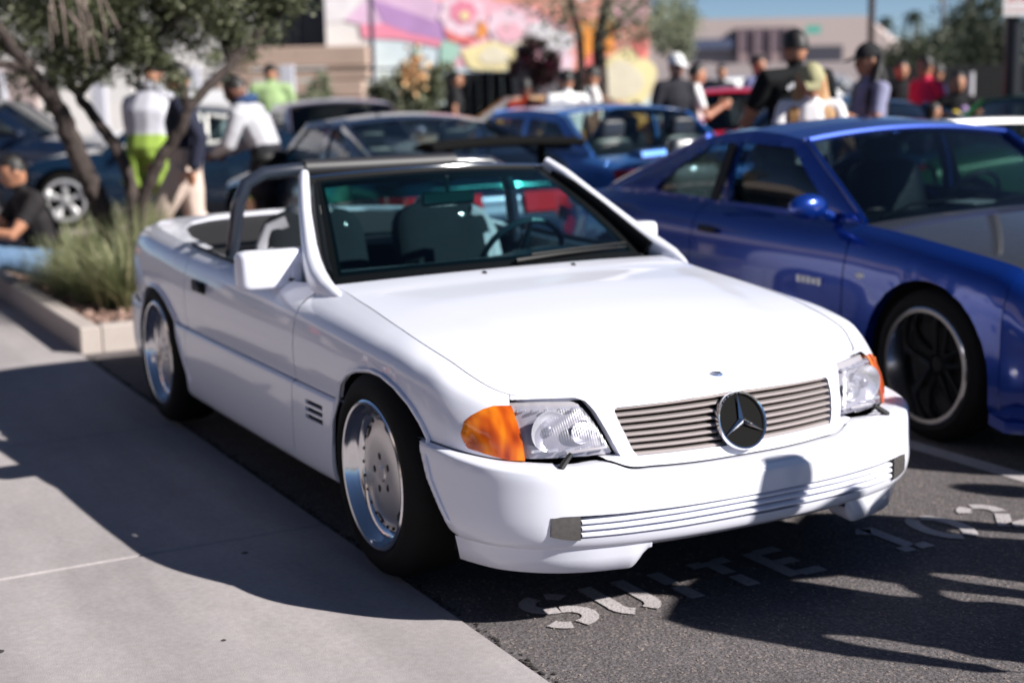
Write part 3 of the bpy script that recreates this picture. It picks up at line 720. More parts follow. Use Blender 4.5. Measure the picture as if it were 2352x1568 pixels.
def lamp_patch(poly, off, depth=.02, res=.008):
    """solid pad following the nose surface inside a (y,z) polygon"""
    ys_ = [p[0] for p in poly]; zs = [p[1] for p in poly]
    yy = np.arange(min(ys_), max(ys_)+res, res); zz = np.arange(min(zs), max(zs)+res, res)
    G = np.array([[(yz_front(upN, y, z)+off, y, z) for z in zz] for y in yy]); return G
split = lambda z: .638+.028*(z-.49)/.15 - .0     # amber / clear boundary
for s_ in (-1, 1):
    lamp = thing('headlight', None, None, (0, 0, 0)); lamp.parent = car
    amb = [(.661, .490), (.699, .490), (.740, .502), (.776, .514), (.785, .55), (.773, .588), (.755, .606), (.727, .624), (.702, .633), (.661, .635)]
    clr = [(.418, .494), (.431, .525), (.443, .558), (.460, .600), (.476, .627), (.488, .634), (.574, .637), (.657, .636), (.657, .490), (.57, .491)]
    for (cy, cz, rr_) in ((.583, .566, .058), (.497, .560, .034)):
        cx = yz_front(upN, cy, cz)-.004; d_ = MB(); d_.lathe([(rr_*1.04, .0), (rr_, -.001), (rr_*.9, -.006), (rr_*.7, -.013), (rr_*.4, -.018), (0, -.019)], (cx, s_*cy, cz), 'x', 28); d_.build('reflector', MT['bowl'], lamp)
        MB().ell((cx-.008, s_*cy, cz), (.008, rr_*.26, rr_*.26), 12, 8).build('bulb_shield', MT['chromedk'], lamp)
    for q in range(5):
        y_ = .452+.044*q; x_ = yz_front(upN, y_, .515)-.010; MB().box((x_, s_*y_, .513), (.014, .034, .010), ch=.003).build('reflector_facet', MT['bowl'], lamp)
        y_ = .495+.036*q; x_ = yz_front(upN, y_, .618)-.012; MB().box((x_, s_*y_, .619), (.012, .030, .008), ch=.003).build('reflector_facet', MT['bowl'], lamp)
    for nm, poly, m in (('indicator_lens', amb, MT['amber']), ('lamp_bowl', clr, MT['lensfr'])):
        G = lamp_patch(poly, .003 if nm[0] == 'i' else -.026)
        yy = G[:, 0, 1]; zz = G[0, :, 2]
        # keep only cells inside: everything outside is a hole
        mb = MB(); cen = 0
        V = G.reshape(-1, 3).copy(); nu, nv = G.shape[:2]; idx = np.arange(nu*nv).reshape(nu, nv)
        Q = np.stack([idx[:-1, :-1], idx[1:, :-1], idx[1:, 1:], idx[:-1, 1:]], -1).reshape(-1, 4); ce = V[Q].mean(1)
        ins = inside(poly, ce[:, 1], ce[:, 2])
        bv = np.intersect1d(np.unique(Q[ins]), np.unique(Q[~ins]))
        for i in bv:
            q = snap_poly(poly, V[i, 1:3]); V[i, 1] = q[0]; V[i, 2] = q[1]
        F = [list(f) for f in Q[ins]]; V = [tuple(v) for v in V]; E = {}
        for f in F:
            for a, b in zip(f, f[1:]+f[:1]): E[frozenset((a, b))] = E.get(frozenset((a, b)), []) + [(a, b)]
        mp = {}
        for e in [v[0] for v in E.values() if len(v) == 1]:
            for k in e:
                if k not in mp: mp[k] = len(V); V.append((V[k][0]-.03, V[k][1], V[k][2]))
            F.append([e[1], e[0], mp[e[0]], mp[e[1]]])
        V = [(x, s_*y, z) for x, y, z in V]
        if s_ < 0: F = [f[::-1] for f in F]
        mb.add(V, F); o = mb.build(nm, m, lamp)
    # inner glass of the main lamp, proud of its surround
    inn = [(.652, .495), (.654, .631), (.490, .629), (.478, .620), (.462, .590), (.447, .556), (.425, .500), (.57, .495)]
    G = lamp_patch(inn, .0015, res=.006); V = G.reshape(-1, 3).copy(); nu, nv = G.shape[:2]; idx = np.arange(nu*nv).reshape(nu, nv)
    Q = np.stack([idx[:-1, :-1], idx[1:, :-1], idx[1:, 1:], idx[:-1, 1:]], -1).reshape(-1, 4); ce = V[Q].mean(1); ins = inside(inn, ce[:, 1], ce[:, 2])
    for i in np.intersect1d(np.unique(Q[ins]), np.unique(Q[~ins])):
        q = snap_poly(inn, V[i, 1:3]); V[i, 1] = q[0]; V[i, 2] = q[1]; V[i, 0] -= .004
    V[:, 1] *= s_; F = [list(f) if s_ > 0 else list(f)[::-1] for f in Q[ins]]
    MB().add(V, F).build('lamp_glass', MT['clear'], lamp)
    # black surround behind
    mb = MB(); V = []
    for a, b in hl:
        a2 = .6+(a-.6)*1.03; b2 = .565+(b-.565)*1.06; V.append((yz_front(upN, a, b)-.050, s_*a2, b2))
    V.append((.55, s_*.62, .57)); n = len(V)-1
    mb.add(V, [(i, (i+1) % n, n) for i in range(n)]).build('lamp_gasket', MT['black'], lamp, smooth=0)
    # wiper
    wp = MB(); x0 = yz_front(upN, .555, .50)
    wp.tube([(x0+.045, s_*.600, .478), (x0+.035, s_*.575, .497), (x0+.030, s_*.556, .511)], [.010, .0085, .007], 8); ob = wp.build('wiper_arm', MT['black'], lamp)
    wp = MB(); xs = [yz_front(upN, y, .515)+.018 for y in (.56, .50, .447)]
    wp.tube([(xs[0], s_*.560, .511), (xs[1]+.002, s_*.50, .517), (xs[2], s_*.447, .519)], [.004, .005, .003], 6); wp.build('wiper_blade', MT['lensfr'], lamp)
# ---- bonnet
uh = np.concatenate([lin(0, upN.u[7], .012), lin(upN.u[7], upN.u[13], .03)[1:]])
Eg = upN.grid(uh, [4.0])[:, 0]
nt_ = 61; ts = np.linspace(-1, 1, nt_); Gh = np.zeros((len(uh), nt_, 3))
for i, e in enumerate(Eg):
    yE = e[1]; k = min(1, yE/.72); rear = max(0, min(1, (-e[0]+.25)/.9))
    crown = .034*k**1.6 - .006*rear
    yc = .62+(.17/.99)*(-e[0]-.37) if e[0] < .62 else .45
    yc = np.interp(e[0], [-.40, 0, .38, .66], [.62, .53, .485, .44])
    fade = np.interp(e[0], [-.45, -.2, .5, .68], [0, 1, 1, .6])
    for j, t in enumerate(ts):
        y = yE*t; x = e[0] + .125*rear**2*(1-t*t) ; z = e[2] + crown*(1-t*t)
        q = (abs(y)-yc)/.026; z += .011*fade*(1/(1+math.exp(max(-30, min(30, q)))))*(1 if yE > yc+.03 else max(0, (yE-yc)/.03) if yE > yc else 0) - 0
        Gh[i, j] = (x, y, z)
def smooth_rows(G):
    return G
Gh[:, :, 1] *= (1-.0045/np.maximum(.02, Gh[:, -1:, 1]))
mb = MB(); grid_mesh(mb, Gh, rim=(0, 1, 1, 1), rim_dir=(0, 0, -.016)); mb.build('bonnet', WF, car)
# badge and washers on the bonnet
bz = bonnet_z(.655, 0)-.001; mb = MB(); mb.lathe([(0, .0035), (.016, .0035), (.0195, .002), (.0205, -.002)], (.655, 0, bz), 'z', 28); mb.build('bonnet_badge', mat('badge_blue', (.12, .20, .42), .2, metal=.4, coat=1), car)
mb = MB(); mb.lathe([(.0125, .0052), (.0145, .006), (.0165, .0052), (.0165, .003)], (.655, 0, bz), 'z', 28); mb.build('badge_ring', MT['chrome'], car)
for y in (-.186, .186):
    MB().ell((-.485, y, bonnet_z(-.485, y)+.002), (.014, .008, .007), 10, 6).build('washer_nozzle', MT['black'], car)
# ---- windscreen frame, glass
bl = [Vector((-.741, -.669, .837)), Vector((-.560, 0, .868)), Vector((-.741, .669, .837))]
tl = [Vector((-1.282, -.510, 1.170)), Vector((-1.215, 0, 1.190)), Vector((-1.282, .510, 1.170))]
def wsp(t, v, off=0.0):
    """t -1..1 across, v 0..1 up the screen"""
    q = lambda P: P[1]+(P[2]-P[1])*0 + Vector(((P[2].x-P[1].x)*abs(t)**1.9, P[2].y*t, (P[2].z-P[1].z)*abs(t)**2))
    a = q(bl); b = q(tl); p = a.lerp(b, v); n_ = Vector((.52, .12*t, .85)).normalized(); return p + n_*(off+.018*math.sin(PI*v))
def ws_grid(t0, t1, v0, v1, off=0, nt=40, nv=16): return np.array([[tuple(wsp(t, v, off)) for v in np.linspace(v0, v1, nv)] for t in np.linspace(t0, t1, nt)])
sheet('windscreen', ws_grid(-.965, .925, .05, .72), MT['ws'], car)
sheet('windscreen_shade_band', ws_grid(-.965, .925, .72, .965, nv=7), MT['band'], car)
# black printed border round the glass
mb = MB()
for a in ((-1.005, 1.005, -.02, .085), (-1.005, 1.005, .950, 1.01), (-1.005, -.950, .08, .955), (.885, 1.005, .08, .955)): grid_mesh(mb, ws_grid(*a, off=-.004, nv=8, nt=30))
mb.build('windscreen_border', MT['frit'], car)
for s_ in (-1, 1):
    mb = MB()
    mb.tube([(-.50, s_*.724, .800), (-.56, s_*.732, .811), (-.64, s_*.738, .828), (-.73, s_*.731, .854), (-.81, s_*.716, .892), (-.90, s_*.692, .944), (-1.08, s_*.636, 1.050), (-1.22, s_*.586, 1.138), (-1.312, s_*.549, 1.188)], [(.006, .010), (.020, .030), (.033, .045), (.038, .050), (.036, .045), (.030, .038), (.025, .034), (.023, .031), (.020, .027)], 16)
    mb.build('windscreen_pillar', WF, car)
    mb = MB(); mb.tube([(-.735, s_*.690, .860), (-.83, s_*.670, .912), (-1.0, s_*.618, 1.018), (-1.14, s_*.572, 1.100), (-1.24, s_*.537, 1.150)], [(.020, .036), (.020, .034), (.018, .030), (.016, .026), (.009, .014)], 10); mb.build('pillar_trim', MT['frit'], car)
    mb = MB(); mb.tube([(-.80, s_*.735, .83), (-.93, s_*.695, .935), (-1.10, s_*.640, 1.045), (-1.31, s_*.557, 1.168)], [.014, .011, .010, .010], 8); mb.build('pillar_seal', MT['black'], car)
mb = MB(); P_ = [wsp(t, 1.03, .004) for t in np.linspace(-1.04, 1.04, 25)]; mb.tube(P_, .0055, 8); mb.build('screen_header', MT['chrome'], car)
mb = MB(); P_ = [wsp(t, 1.03, -.030)+Vector((-.03, 0, 0)) for t in np.linspace(-1.02, 1.02, 25)]; mb.tube(P_, [(.010, .024)]*25, 8); mb.build('header_lining', MT['black'], car)
mb = MB(); V = []; F = []
for i, t in enumerate(np.linspace(-1.02, 1.02, 30)):
    a = wsp(t, -.01, -.004); V += [tuple(a+Vector((.05, 0, -.028))), tuple(a+Vector((-.01, 0, -.004)))]
for i in range(29): F.append((2*i, 2*i+2, 2*i+3, 2*i+1))
mb.add(V, F).build('cowl_panel', MT['black'], car)
MB().tube([tuple(wsp(-.02, .015, .012)), tuple(wsp(.30, .035, .016)), tuple(wsp(.62, .05, .016)), tuple(wsp(.86, .06, .014))], [.010, .007, .006, .005], 6).build('wiper', MT['black'], car)
MB().tube([tuple(wsp(.10, .055, .012)), tuple(wsp(.5, .075, .014)), tuple(wsp(.90, .10, .012))], .006, 6).build('wiper_blade', MT['black'], car)
# interior mirror
MB().box((-1.09, -.03, 1.086), (.02, .25, .055), ch=.012, rz=math.radians(6)).build('rear_view_mirror', MT['dash'], car)
MB().tube([(-1.09, -.03, 1.10), (-1.16, 0, 1.165)], .008, 6).build('mirror_stalk', MT['dash'], car)
# ---- door mirrors
def door_mirror(s_, wide):
    y0 = .712; y1 = .722+wide; x = -.95; z0, z1 = .806, .950; G = []
    for k in (0, .12, .3, .5, .7, .84, .90, .94, .97, .99, 1.0):
        e2 = 1-max(0, (k-.84)/.16)**2.2; sh = max(.05, e2)**.5
        zc = (z0+z1)/2; hz = (z1-z0)/2*(.62+.38*sh); hx = .052*sh
        if k == 1.0: hz *= .80; hx *= .5
        y = y0+(y1-y0)*k; ring = []
        for a in np.linspace(0, 2*PI, 21)[:-1]:
            c_, s2 = math.cos(a), math.sin(a); e = .38
            ring.append((x+hx*abs(c_)**e*(1 if c_ > 0 else -1), s_*y, zc+hz*abs(s2)**e*(1 if s2 > 0 else -1)))
        G.append(ring)
    V = [p for r in G for p in r]; n = 20; F = []
    for i in range(10):
        for j in range(n): F.append((i*n+j, i*n+(j+1) % n, i*n+n+(j+1) % n, i*n+n+j) if s_ < 0 else (i*n+j, i*n+n+j, i*n+n+(j+1) % n, i*n+(j+1) % n))
    F += [tuple(range(n)), tuple(10*n+k for k in range(n))]
    m_ = MB().add(V, F); o = m_.build('door_mirror', WF, car)
    MB().box((x-.055, s_*(y0+y1)/2, (z0+z1)/2), (.006, wide*.86, .105), ch=.003).build('mirror_glass', MT['mirror'], o)
    # triangular foot on the door
    t = MB(); t.prism([(x+.085, s_*.778, .822), (x-.10, s_*.778, .832), (x-.04, s_*.762, .86), (x+.04, s_*.752, .915)], (0, -s_*.035, 0)); t.build('mirror_foot', WF, o, smooth=0)
door_mirror(-1, .240); door_mirror(1, .135)
# door handles
for s_ in (-1, 1):
    mb = MB(); mb.box((-1.765, s_*.868, .722), (.17, .012, .046), ch=.005); mb.box((-1.72, s_*.882, .724), (.10, .022, .030), ch=.008); mb.build('door_handle', MT['black'], car)
# belt rubber along the door top
for s_ in (-1, 1):
    mb = MB(); us = lin(ux(upN, dF)+.22, ux(upN, -2.12), .05); P_ = upN.grid(us, [4.0])[:, 0]; mb.tube([(p[0], s_*(p[1]-.006), p[2]+.003) for p in P_], .009, 6); mb.build('belt_trim', MT['black'], car)
# ---- rear deck and soft-top lid, open cockpit
Er = upN.grid(lin(ux(upN, -2.0), upN.u[-1], .04), [4.0])[:, 0]
Gd = []
for e in Er:
    Gd.append([(e[0], e[1]*t, e[2]+.012*(1-t*t)*min(1, e[1]/.6)) for t in np.linspace(-1, 1, 49)])
Gd = np.array(Gd)
cockpit = [(-1.6, -.73), (-1.6, .73), (-2.35, .715), (-2.70, .645), (-2.90, .55), (-3.03, .42), (-3.10, .22), (-3.12, 0), (-3.10, -.22), (-3.03, -.42), (-2.90, -.55), (-2.70, -.645), (-2.35, -.715)]
mb = MB(); grid_mesh(mb, Gd, [cockpit], (0, 1), (0, 0, -1), .012); mb.build('boot_lid', WF, car)
mb = MB(); V = [(min(x, -2.0), y*1.01, .815+.058*max(0, min(1, (-x-2.0)/.8))) for x, y in cockpit[1:]+cockpit[:1]]
mb.add(V+[(-2.55, 0, .872)], [(i, (i+1) % 13, 13) for i in range(13)]).build('soft_top_cover', mat('hood_cloth', (.010, .010, .011), .8), car)
# inner door tops
for s_ in (-1, 1):
    us = lin(ux(upN, -.80), ux(upN, -2.35), .08); E_ = upN.grid(us, [4.0])[:, 0]
    V = []; F = []
    for e in E_: V += [(e[0], s_*(e[1]-.002), e[2]-.002), (e[0], s_*(e[1]-.07), e[2]-.012), (e[0], s_*(e[1]-.09), e[2]-.10), (e[0], s_*(e[1]-.10), .35)]
    for i in range(len(E_)-1):
        for q in range(3): F.append((i*4+q, i*4+4+q, i*4+5+q, i*4+q+1))
    MB().add(V, F).build('door_card', MT['leather'], car)
    MB().tube([(-1.2, s_*.70, .70), (-1.35, s_*.66, .72), (-1.55, s_*.70, .70)], .015, 6).build('door_pull', MT['chrome'], car)
MB().box((-1.5, 0, .30), (1.9, 1.5, .04)).build('floor_pan', MT['dash'], car)
MB().box((-2.28, 0, .55), (.5, 1.44, .46), ch=.05).build('rear_bulkhead', MT['leather'], car)
# dashboard
mb = MB(); V = []; F = []
sec = [(-.70, .80), (-.78, .842), (-.90, .850), (-1.02, .842), (-1.07, .81), (-1.06, .70), (-1.02, .55)]
for y in np.linspace(-.68, .68, 25):
    b_ = .03*math.exp(-((y-.36)/.17)**2)
    for x, z in sec: V.append((x, y, z+(b_ if -1.06 < x < -.8 else 0)))
for i in range(24):
    for q in range(6): F.append((i*7+q, i*7+7+q, i*7+8+q, i*7+q+1))
mb.add(V, F).build('dashboard', MT['dash'], car)
mb = MB(); R_ = Matrix.Rotation(math.radians(-62), 3, 'Y'); c_ = Vector((-1.22, .37, .80)); V = []
pts = [c_+R_@Vector((.19*math.cos(a), .19*math.sin(a), 0)) for a in np.linspace(0, 2*PI, 33)]
mb.tube(pts, .014, 8, cap=False); mb.ell(c_, (.055, .055, .04), 12, 8)
for a in (0, PI, -PI/2): mb.tube([c_, c_+R_@Vector((.18*math.cos(a+PI/2), .18*math.sin(a+PI/2), 0))], [.02, .012], 6)
mb.build('steering_wheel', MT['leather'], car)
# seats
MT['seat_light'] = mat('seat_leather', (.010, .013, .016), .85, spec=.10, coat=.02, noise_amt=.12, noise_scale=8, bump=.002, bump_scale=70)
def seat(y):
    s = thing('seat', None, None, (-1.62, y, .36)); s.parent = car
    mb = MB(); mb.rbox((.04, 0, .17), (.27, .25, .085)); mb.build('seat_base', MT['seat_light'], s)
    for sy in (-.085, .085): MB().rbox((.05, sy, .225), (.22, .075, .05), .5).build('seat_cushion', MT['leather'], s)
    MB().rbox((-.20, 0, .38), (.075, .235, .27), .45, ry=math.radians(-16)).build('seat_back', MT['seat_light'], s)
    MB().rbox((-.250, 0, .590), (.050, .115, .088), .5, ry=math.radians(-12)).build('head_restraint', MT['leather'], s)
    # integrated belt frame
    sg = 1 if y > 0 else -1
    mb = MB(); P_ = [(-.16, sg*.13, .60), (-.18, sg*.20, .575), (-.17, sg*.245, .50), (-.13, sg*.258, .36), (-.08, sg*.262, .22), (-.02, sg*.262, .12)]
    mb.tube([(a-.03, b, c) for a, b, c in P_], [(.016, .028)]*6, 8); mb.build('belt_frame', MT['greyplastic'], s)
    mb = MB(); mb.box((-.17, sg*.20, .43), (.05, .075, .15), ch=.02, ry=math.radians(-14)); mb.build('belt_guide', MT['greyplastic'], s)
seat(-.32); seat(.30)
MB().box((-1.5, 0, .47), (.9, .20, .25), ch=.03).build('centre_console', MT['dash'], car)
# roll hoop
mb = MB(); P_ = []
for y, z in ((-.69, .80), (-.672, .93), (-.655, 1.045), (-.615, 1.135), (-.535, 1.172), (-.40, 1.180), (-.2, 1.182), (0, 1.183)): P_.append((y, z))
P_ = P_+[(-y, z) for y, z in P_[-2::-1]]
mb.tube([(-1.86+.10*(z-.8), y, z) for y, z in P_], [.030]*len(P_), 12)
mb.build('roll_bar', mat('satin_bar', (.025, .030, .045), .25, coat=.8), car)
mb = MB(); mb.tube([(-1.822, y, 1.183) for y in (-.36, -.2, 0, .2, .36)], .040, 12); mb.build('roll_bar_pad', mat('pad_vinyl', (.022, .022, .026), .5), car)
# wheels
for s_ in (-1, 1):
    for x in (.045, -2.458): wheel(car, (x, s_*.878, .336), s_, .328, .235, .215, 'mono')
# underbody
mb = MB(); mb.box((-1.26, 0, .36), (1.5, 1.56, .26)); mb.box((.25, 0, .36), (1.0, 1.0, .22)); mb.box((-2.9, 0, .38), (.9, 1.0, .22)); mb.build('underbody', MT['under'], car)
#=== PART3
# ------------------------------------------------------------------ other cars
def paint(name, col, metal=.25, rough=.30): return mat(name, col, rough, metal=metal, coat=1.0)
def interp(x, pts):
    return float(np.interp(x, [p[0] for p in pts][::-1] if pts[0][0] > pts[-1][0] else [p[0] for p in pts], [p[1] for p in pts][::-1] if pts[0][0] > pts[-1][0] else [p[1] for p in pts]))
def make_car(label, P, loc, rz, name='parked_car', group=None, res=1.0):
    """front axle at the origin, +x the nose. P holds the proportions."""
    t = thing(name, label, P.get('cat', 'car'), loc, rz, group)
    hw = P['hw']; xf, xr, wb = P['xf'], P['xr'], P['wb']; pm = P['paint']; R = P['R']
    ez = P['edge']           # (x, z) of the wing-top / belt line, nose to tail
    ey = P.get('edge_y', .84); zb = P.get('zb', .17); bow = P.get('bow', .10); zm = P.get('zmid', .55)
    ZE = lambda x: float(cspline([p[0] for p in ez][::-1], np.array([[p[1]] for p in ez][::-1]), [x])[0, 0])
    flare = P.get('flare', .0)
    def width(x):
        w = hw
        for cx in (0, -wb): w += flare*math.exp(-((x-cx)/.42)**2)
        return w
    st = []
    def rows(x, y, nx, ny, end=0):
        """point on the outline with outward normal; end=1 nose, -1 tail"""
        ze = ZE(max(min(x, xf-.02), xr+.02)) - (.03 if end else 0)
        k = ey if not end else 1
        z_ = [zb, zb+.05, zb+(zm-zb)*.45, zm, zm+(ze-zm)*.45, zm+(ze-zm)*.82, ze]
        ins = P.get('ins', [.055, .012, .0, .0, .012, .045, .12]) if not end else P.get('ins_end', [.10, .03, 0, .015, .045, .075, .14])
        return [(x-nx*i, max(0, y-ny*i), z) for i, z in zip(ins, z_)]
    fr = [0, .28, .52, .72, .86, .95]
    for f in fr:
        y = f*hw; x = xf - bow*(f**2.6) - (.22*max(0, (f-.80)/.15)**2 if f > .8 else 0); nx = math.cos(min(1, max(0, (f-.6)/.4))*PI/2*.75); ny = math.sin(min(1, max(0, (f-.6)/.4))*PI/2*.75)
        st.append(rows(x, y, nx, ny, 1))
    xs = [xf-bow-.45] + [q for q in np.arange(.30, -wb-.4, -.30)] 
    xs = [q for q in xs if q < xf-bow-.35 and q > xr+.45]
    for x in xs: st.append(rows(x, width(x), 0, 1))
    for f in fr[::-1]:
        y = f*hw; x = xr + .06*(f**2.6) + (.18*max(0, (f-.80)/.15)**2 if f > .8 else 0); a = min(1, max(0, (f-.6)/.4))*PI/2*.75
        st.append(rows(x, y, -math.cos(a), math.sin(a), -1))
    net = Net(st)
    ap = []
    for cx in (0, -wb):
        ap.append([(cx+R*1.16, zb-.3), (cx+R*1.16, .30)] + [(cx+R*1.16*math.cos(math.radians(a)), .31+R*1.16*math.sin(math.radians(a))) for a in np.linspace(0, 180, 22)] + [(cx-R*1.16, .30), (cx-R*1.16, zb-.3)])
    cut = P.get('doors', [-.45, -1.55]); cut = sorted(cut, reverse=True)
    lims = [net.at_x(xf-bow-.40)] + [net.at_x(c) for c in cut] + [net.at_x(xr+.42)]
    s1 = .035*res
    names = ['front_wing'] + ['door']*(len(cut)-1) + ['rear_wing']
    for sd in (-1, 1):
        for nm, a, b in zip(names, lims[:-1], lims[1:]):
            G = net.grid(lin(a+.004, b-.004, s1), lin(0, 6, .35)); mb = MB()
            grid_mesh(mb, G, ap, (0, 2), (0, -1, 0), .05, rim=(1, 1, 0, 0), rim_dir=(0, -.02, 0), sgn=sd); mb.build(nm, pm, t)
        for cx in (0, -wb): wheel_house('wheel_housing', cx, .31, R*1.2, sd*(hw-.05), sd*(hw-.35), t)
    for nm, a, b in (('front_bumper', 0, lims[0]), ('rear_bumper', lims[-1], net.u[-1])):
        G = net.grid(lin(a, b, s1), lin(0, 6, .35)); mb = MB(); grid_mesh(mb, G, ap, (0, 2), (0, -1, 0), .05); grid_mesh(mb, G, ap, (0, 2), (0, -1, 0), .05, sgn=-1); mb.build(nm, pm, t)
    xb, xt, xq, xd = P['wsb'], P['wst'], P['rwt'], P['rwb']      # screen base, screen top, rear glass top, rear glass base
    E_ = net.grid(lin(0, net.u[-1], .05), [6.0])[:, 0]
    mid = int(np.argmin(np.abs(E_[:, 0]-xb))); mid2 = int(np.argmin(np.abs(E_[:, 0]-xd)))
    def top(a, b, crown, bowx, m, nm):
        G = []
        for e in E_[a:b+1]:
            k = min(1, e[1]/(hw*.8)); G.append([(e[0]+bowx(e[0])*(1-q*q), e[1]*q, e[2]+crown*k*(1-abs(q)**2.2)) for q in np.linspace(-1, 1, 25)])
        return sheet(nm, np.array(G), m, t)
    top(0, mid, P.get('crown', .05), lambda x: .14*max(0, 1-(x-xb)/.5)**2, P.get('hoodpaint', pm), 'bonnet')
    top(mid2, len(E_)-1, .02, lambda x: -.04*max(0, 1-(xd-x)/.4)**2, pm, 'boot_lid')
    # cabin
    zr = P['roof']; yr = P.get('roof_y', .62)
    sil = [(xb, ZE(xb)), (xt, zr-.035), (xt-.18, zr-.012), ((xt+xq)/2, zr), (xq+.15, zr-.02), (xq, zr-.05), (xd, ZE(xd))]
    def RE(x): return interp(x, sil)
    def side_pt(x, w):
        ye = float(np.interp(x, E_[::-1, 0], E_[::-1, 1])) if False else ZEy(x)
        z0 = ZE(x); z1 = max(z0+.002, RE(x)); h = (z1-z0)/(zr-z0)
        yt = ye + (hw*yr/.9 - ye)*h
        return (x, ye+(yt-ye)*w + .025*math.sin(PI*w)*h, z0+(z1-z0)*w)
    Ex = E_[:, 0]; 
    def ZEy(x):
        k = np.argsort(np.abs(Ex-x))[:2]; return float(E_[k, 1].mean())
    xs = lin(xb, xd, .03*res); Gs = np.array([[side_pt(x, w) for w in np.linspace(0, 1, 17)] for x in xs])
    wins = P['windows']
    for sd in (-1, 1):
        mb = MB(); grid_mesh(mb, Gs, wins, (0, 2), (0, -1, 0), .025, sgn=sd); mb.build('cabin_side', pm, t)
        for w_ in wins:
            xa = min(p[0] for p in w_)-.03; xc = max(p[0] for p in w_)+.03
            Gg = Gs[(Gs[:, 0, 0] >= xa) & (Gs[:, 0, 0] <= xc)].copy(); Gg[:, :, 1] -= .018
            mb = MB(); grid_mesh(mb, Gg, sgn=sd); mb.build('side_window', P.get('glass', MT['glass']), t)
            if P.get('trim'):
                pts = []
                for i in range(len(w_)):
                    a = np.array(w_[i]); b = np.array(w_[(i+1) % len(w_)])
                    for q in (0, .5):
                        c_ = a+(b-a)*q; kk = min(1, max(0, (c_[1]-ZE(c_[0]))/max(.01, RE(c_[0])-ZE(c_[0])))); sp = side_pt(c_[0], kk); pts.append((sp[0], sd*(sp[1]+.008), sp[2]))
                MB().tube(pts+[pts[0]], P['trim'][1], 6, cap=False).build('window_trim', P['trim'][0], t)
    rl = [side_pt(x, 1) for x in xs]
    def strip(x0, x1, m, nm, inset=0.0, crown=.05, off=0.0):
        pts = [p for p in rl if x1-1e-6 <= p[0] <= x0+1e-6]; G = []
        for p in pts:
            h = (p[2]-ZE(p[0]))/(zr-ZE(p[0])); cx = (.13*(1-h) if p[0] > xt-.01 else (-.05*(1-h) if p[0] < xq+.01 else 0))
            G.append([(p[0]+cx*(1-q*q), p[1]*q*(1-inset), p[2]+crown*(.55+.45*h)*(1-q*q)+off) for q in np.linspace(-1, 1, 25)])
        return sheet(nm, np.array(G), m, t)
    strip(xt, xq, pm, 'roof')
    strip(xb, xt-.02, P.get('wsglass', P.get('glass', MT['glass'])), 'windscreen', inset=.0, off=-.012)
    strip(xq+.02, xd, P.get('rglass', P.get('glass', MT['glass'])), 'rear_window', inset=.0, off=-.012)
    for sd in (-1, 1):
        for xa, xc, nm, wd in ((xb, xt, 'windscreen_pillar', .028), (xq, xd, 'rear_pillar', P.get('cpil', .04))):
            pts = [p for p in rl if min(xa, xc)-1e-6 <= p[0] <= max(xa, xc)+1e-6]
            MB().tube([(p[0], sd*(p[1]-wd*.6), p[2]-.004) for p in pts], [(wd*.55, wd)]*len(pts), 8).build(nm, pm, t)
    MB().tube([Vector(p) for p in [( [q for q in rl if q[0] <= xt+.02][0][0]+.0, y_*[q for q in rl if q[0] <= xt+.02][0][1], [q for q in rl if q[0] <= xt+.02][0][2]+.046*(1-y_*y_)) for y_ in np.linspace(-1, 1, 13)]], .016, 6).build('screen_header', pm, t)
    # inside
    MB().box(((xb+xd)/2, 0, .42), (xb-xd-.3, hw*1.6, .05)).build('floor_pan', MT['dash'], t)
    MB().box((xb-.22, 0, ZE(xb)-.07), (.5, hw*1.5, .13), ch=.04).build('dashboard', MT['dash'], t)
    for y in (-.36, .36):
        for k in range(P.get('rows', 1)):
            s = MB(); xs_ = (xb+xt)/2-.75-.85*k; s.rbox((xs_+.22, y, .50), (.26, .24, .09)); s.rbox((xs_-.08, y, .78), (.08, .235, .29), ry=math.radians(-15)); s.rbox((xs_-.17, y, min(1.12, zr-.16)), (.05, .12, .085), ry=math.radians(-15)); s.build('seat', P.get('seatmat', MT['leather']), t)
    c_ = Vector((xb-.52, .37, ZE(xb)+.0)); R_ = Matrix.Rotation(math.radians(-62), 3, 'Y')
    MB().tube([c_+R_@Vector((.18*math.cos(a), .18*math.sin(a), 0)) for a in np.linspace(0, 2*PI, 25)], .013, 6, cap=False).build('steering_wheel', MT['leather'], t)
    MB().box(((xf+xr)/2, 0, .36), (xf-xr-.5, hw*1.15, .28)).build('underbody', MT['under'], t)
    for sd in (-1, 1):
        for cx in (0, -wb): wheel(t, (cx, sd*(P.get('track', hw-.02)), R), sd, R, P.get('rimR', R*.72), .21, P.get('wheel', 'plain'))
        # mirrors
        mx = P.get('mirror', xb-.22); y0 = ZEy(mx); z0 = ZE(mx)
        m_ = MB(); m_.ell((mx, sd*(y0+.17), z0+.07), (.055, .105, .062), 14, 10); m_.tube([(mx-.01, sd*(y0-.01), z0), (mx, sd*(y0+.10), z0+.05)], [.03, .02], 8); m_.build('door_mirror', P.get('mirror_mat', pm), t)
        hx_ = cut[-1]+.16; MB().box((hx_, sd*(width(hx_)-.004), ZE(hx_)-.115), (.15, .02, .03), ch=.008).build('door_handle', P.get('handle', MT['black']), t)
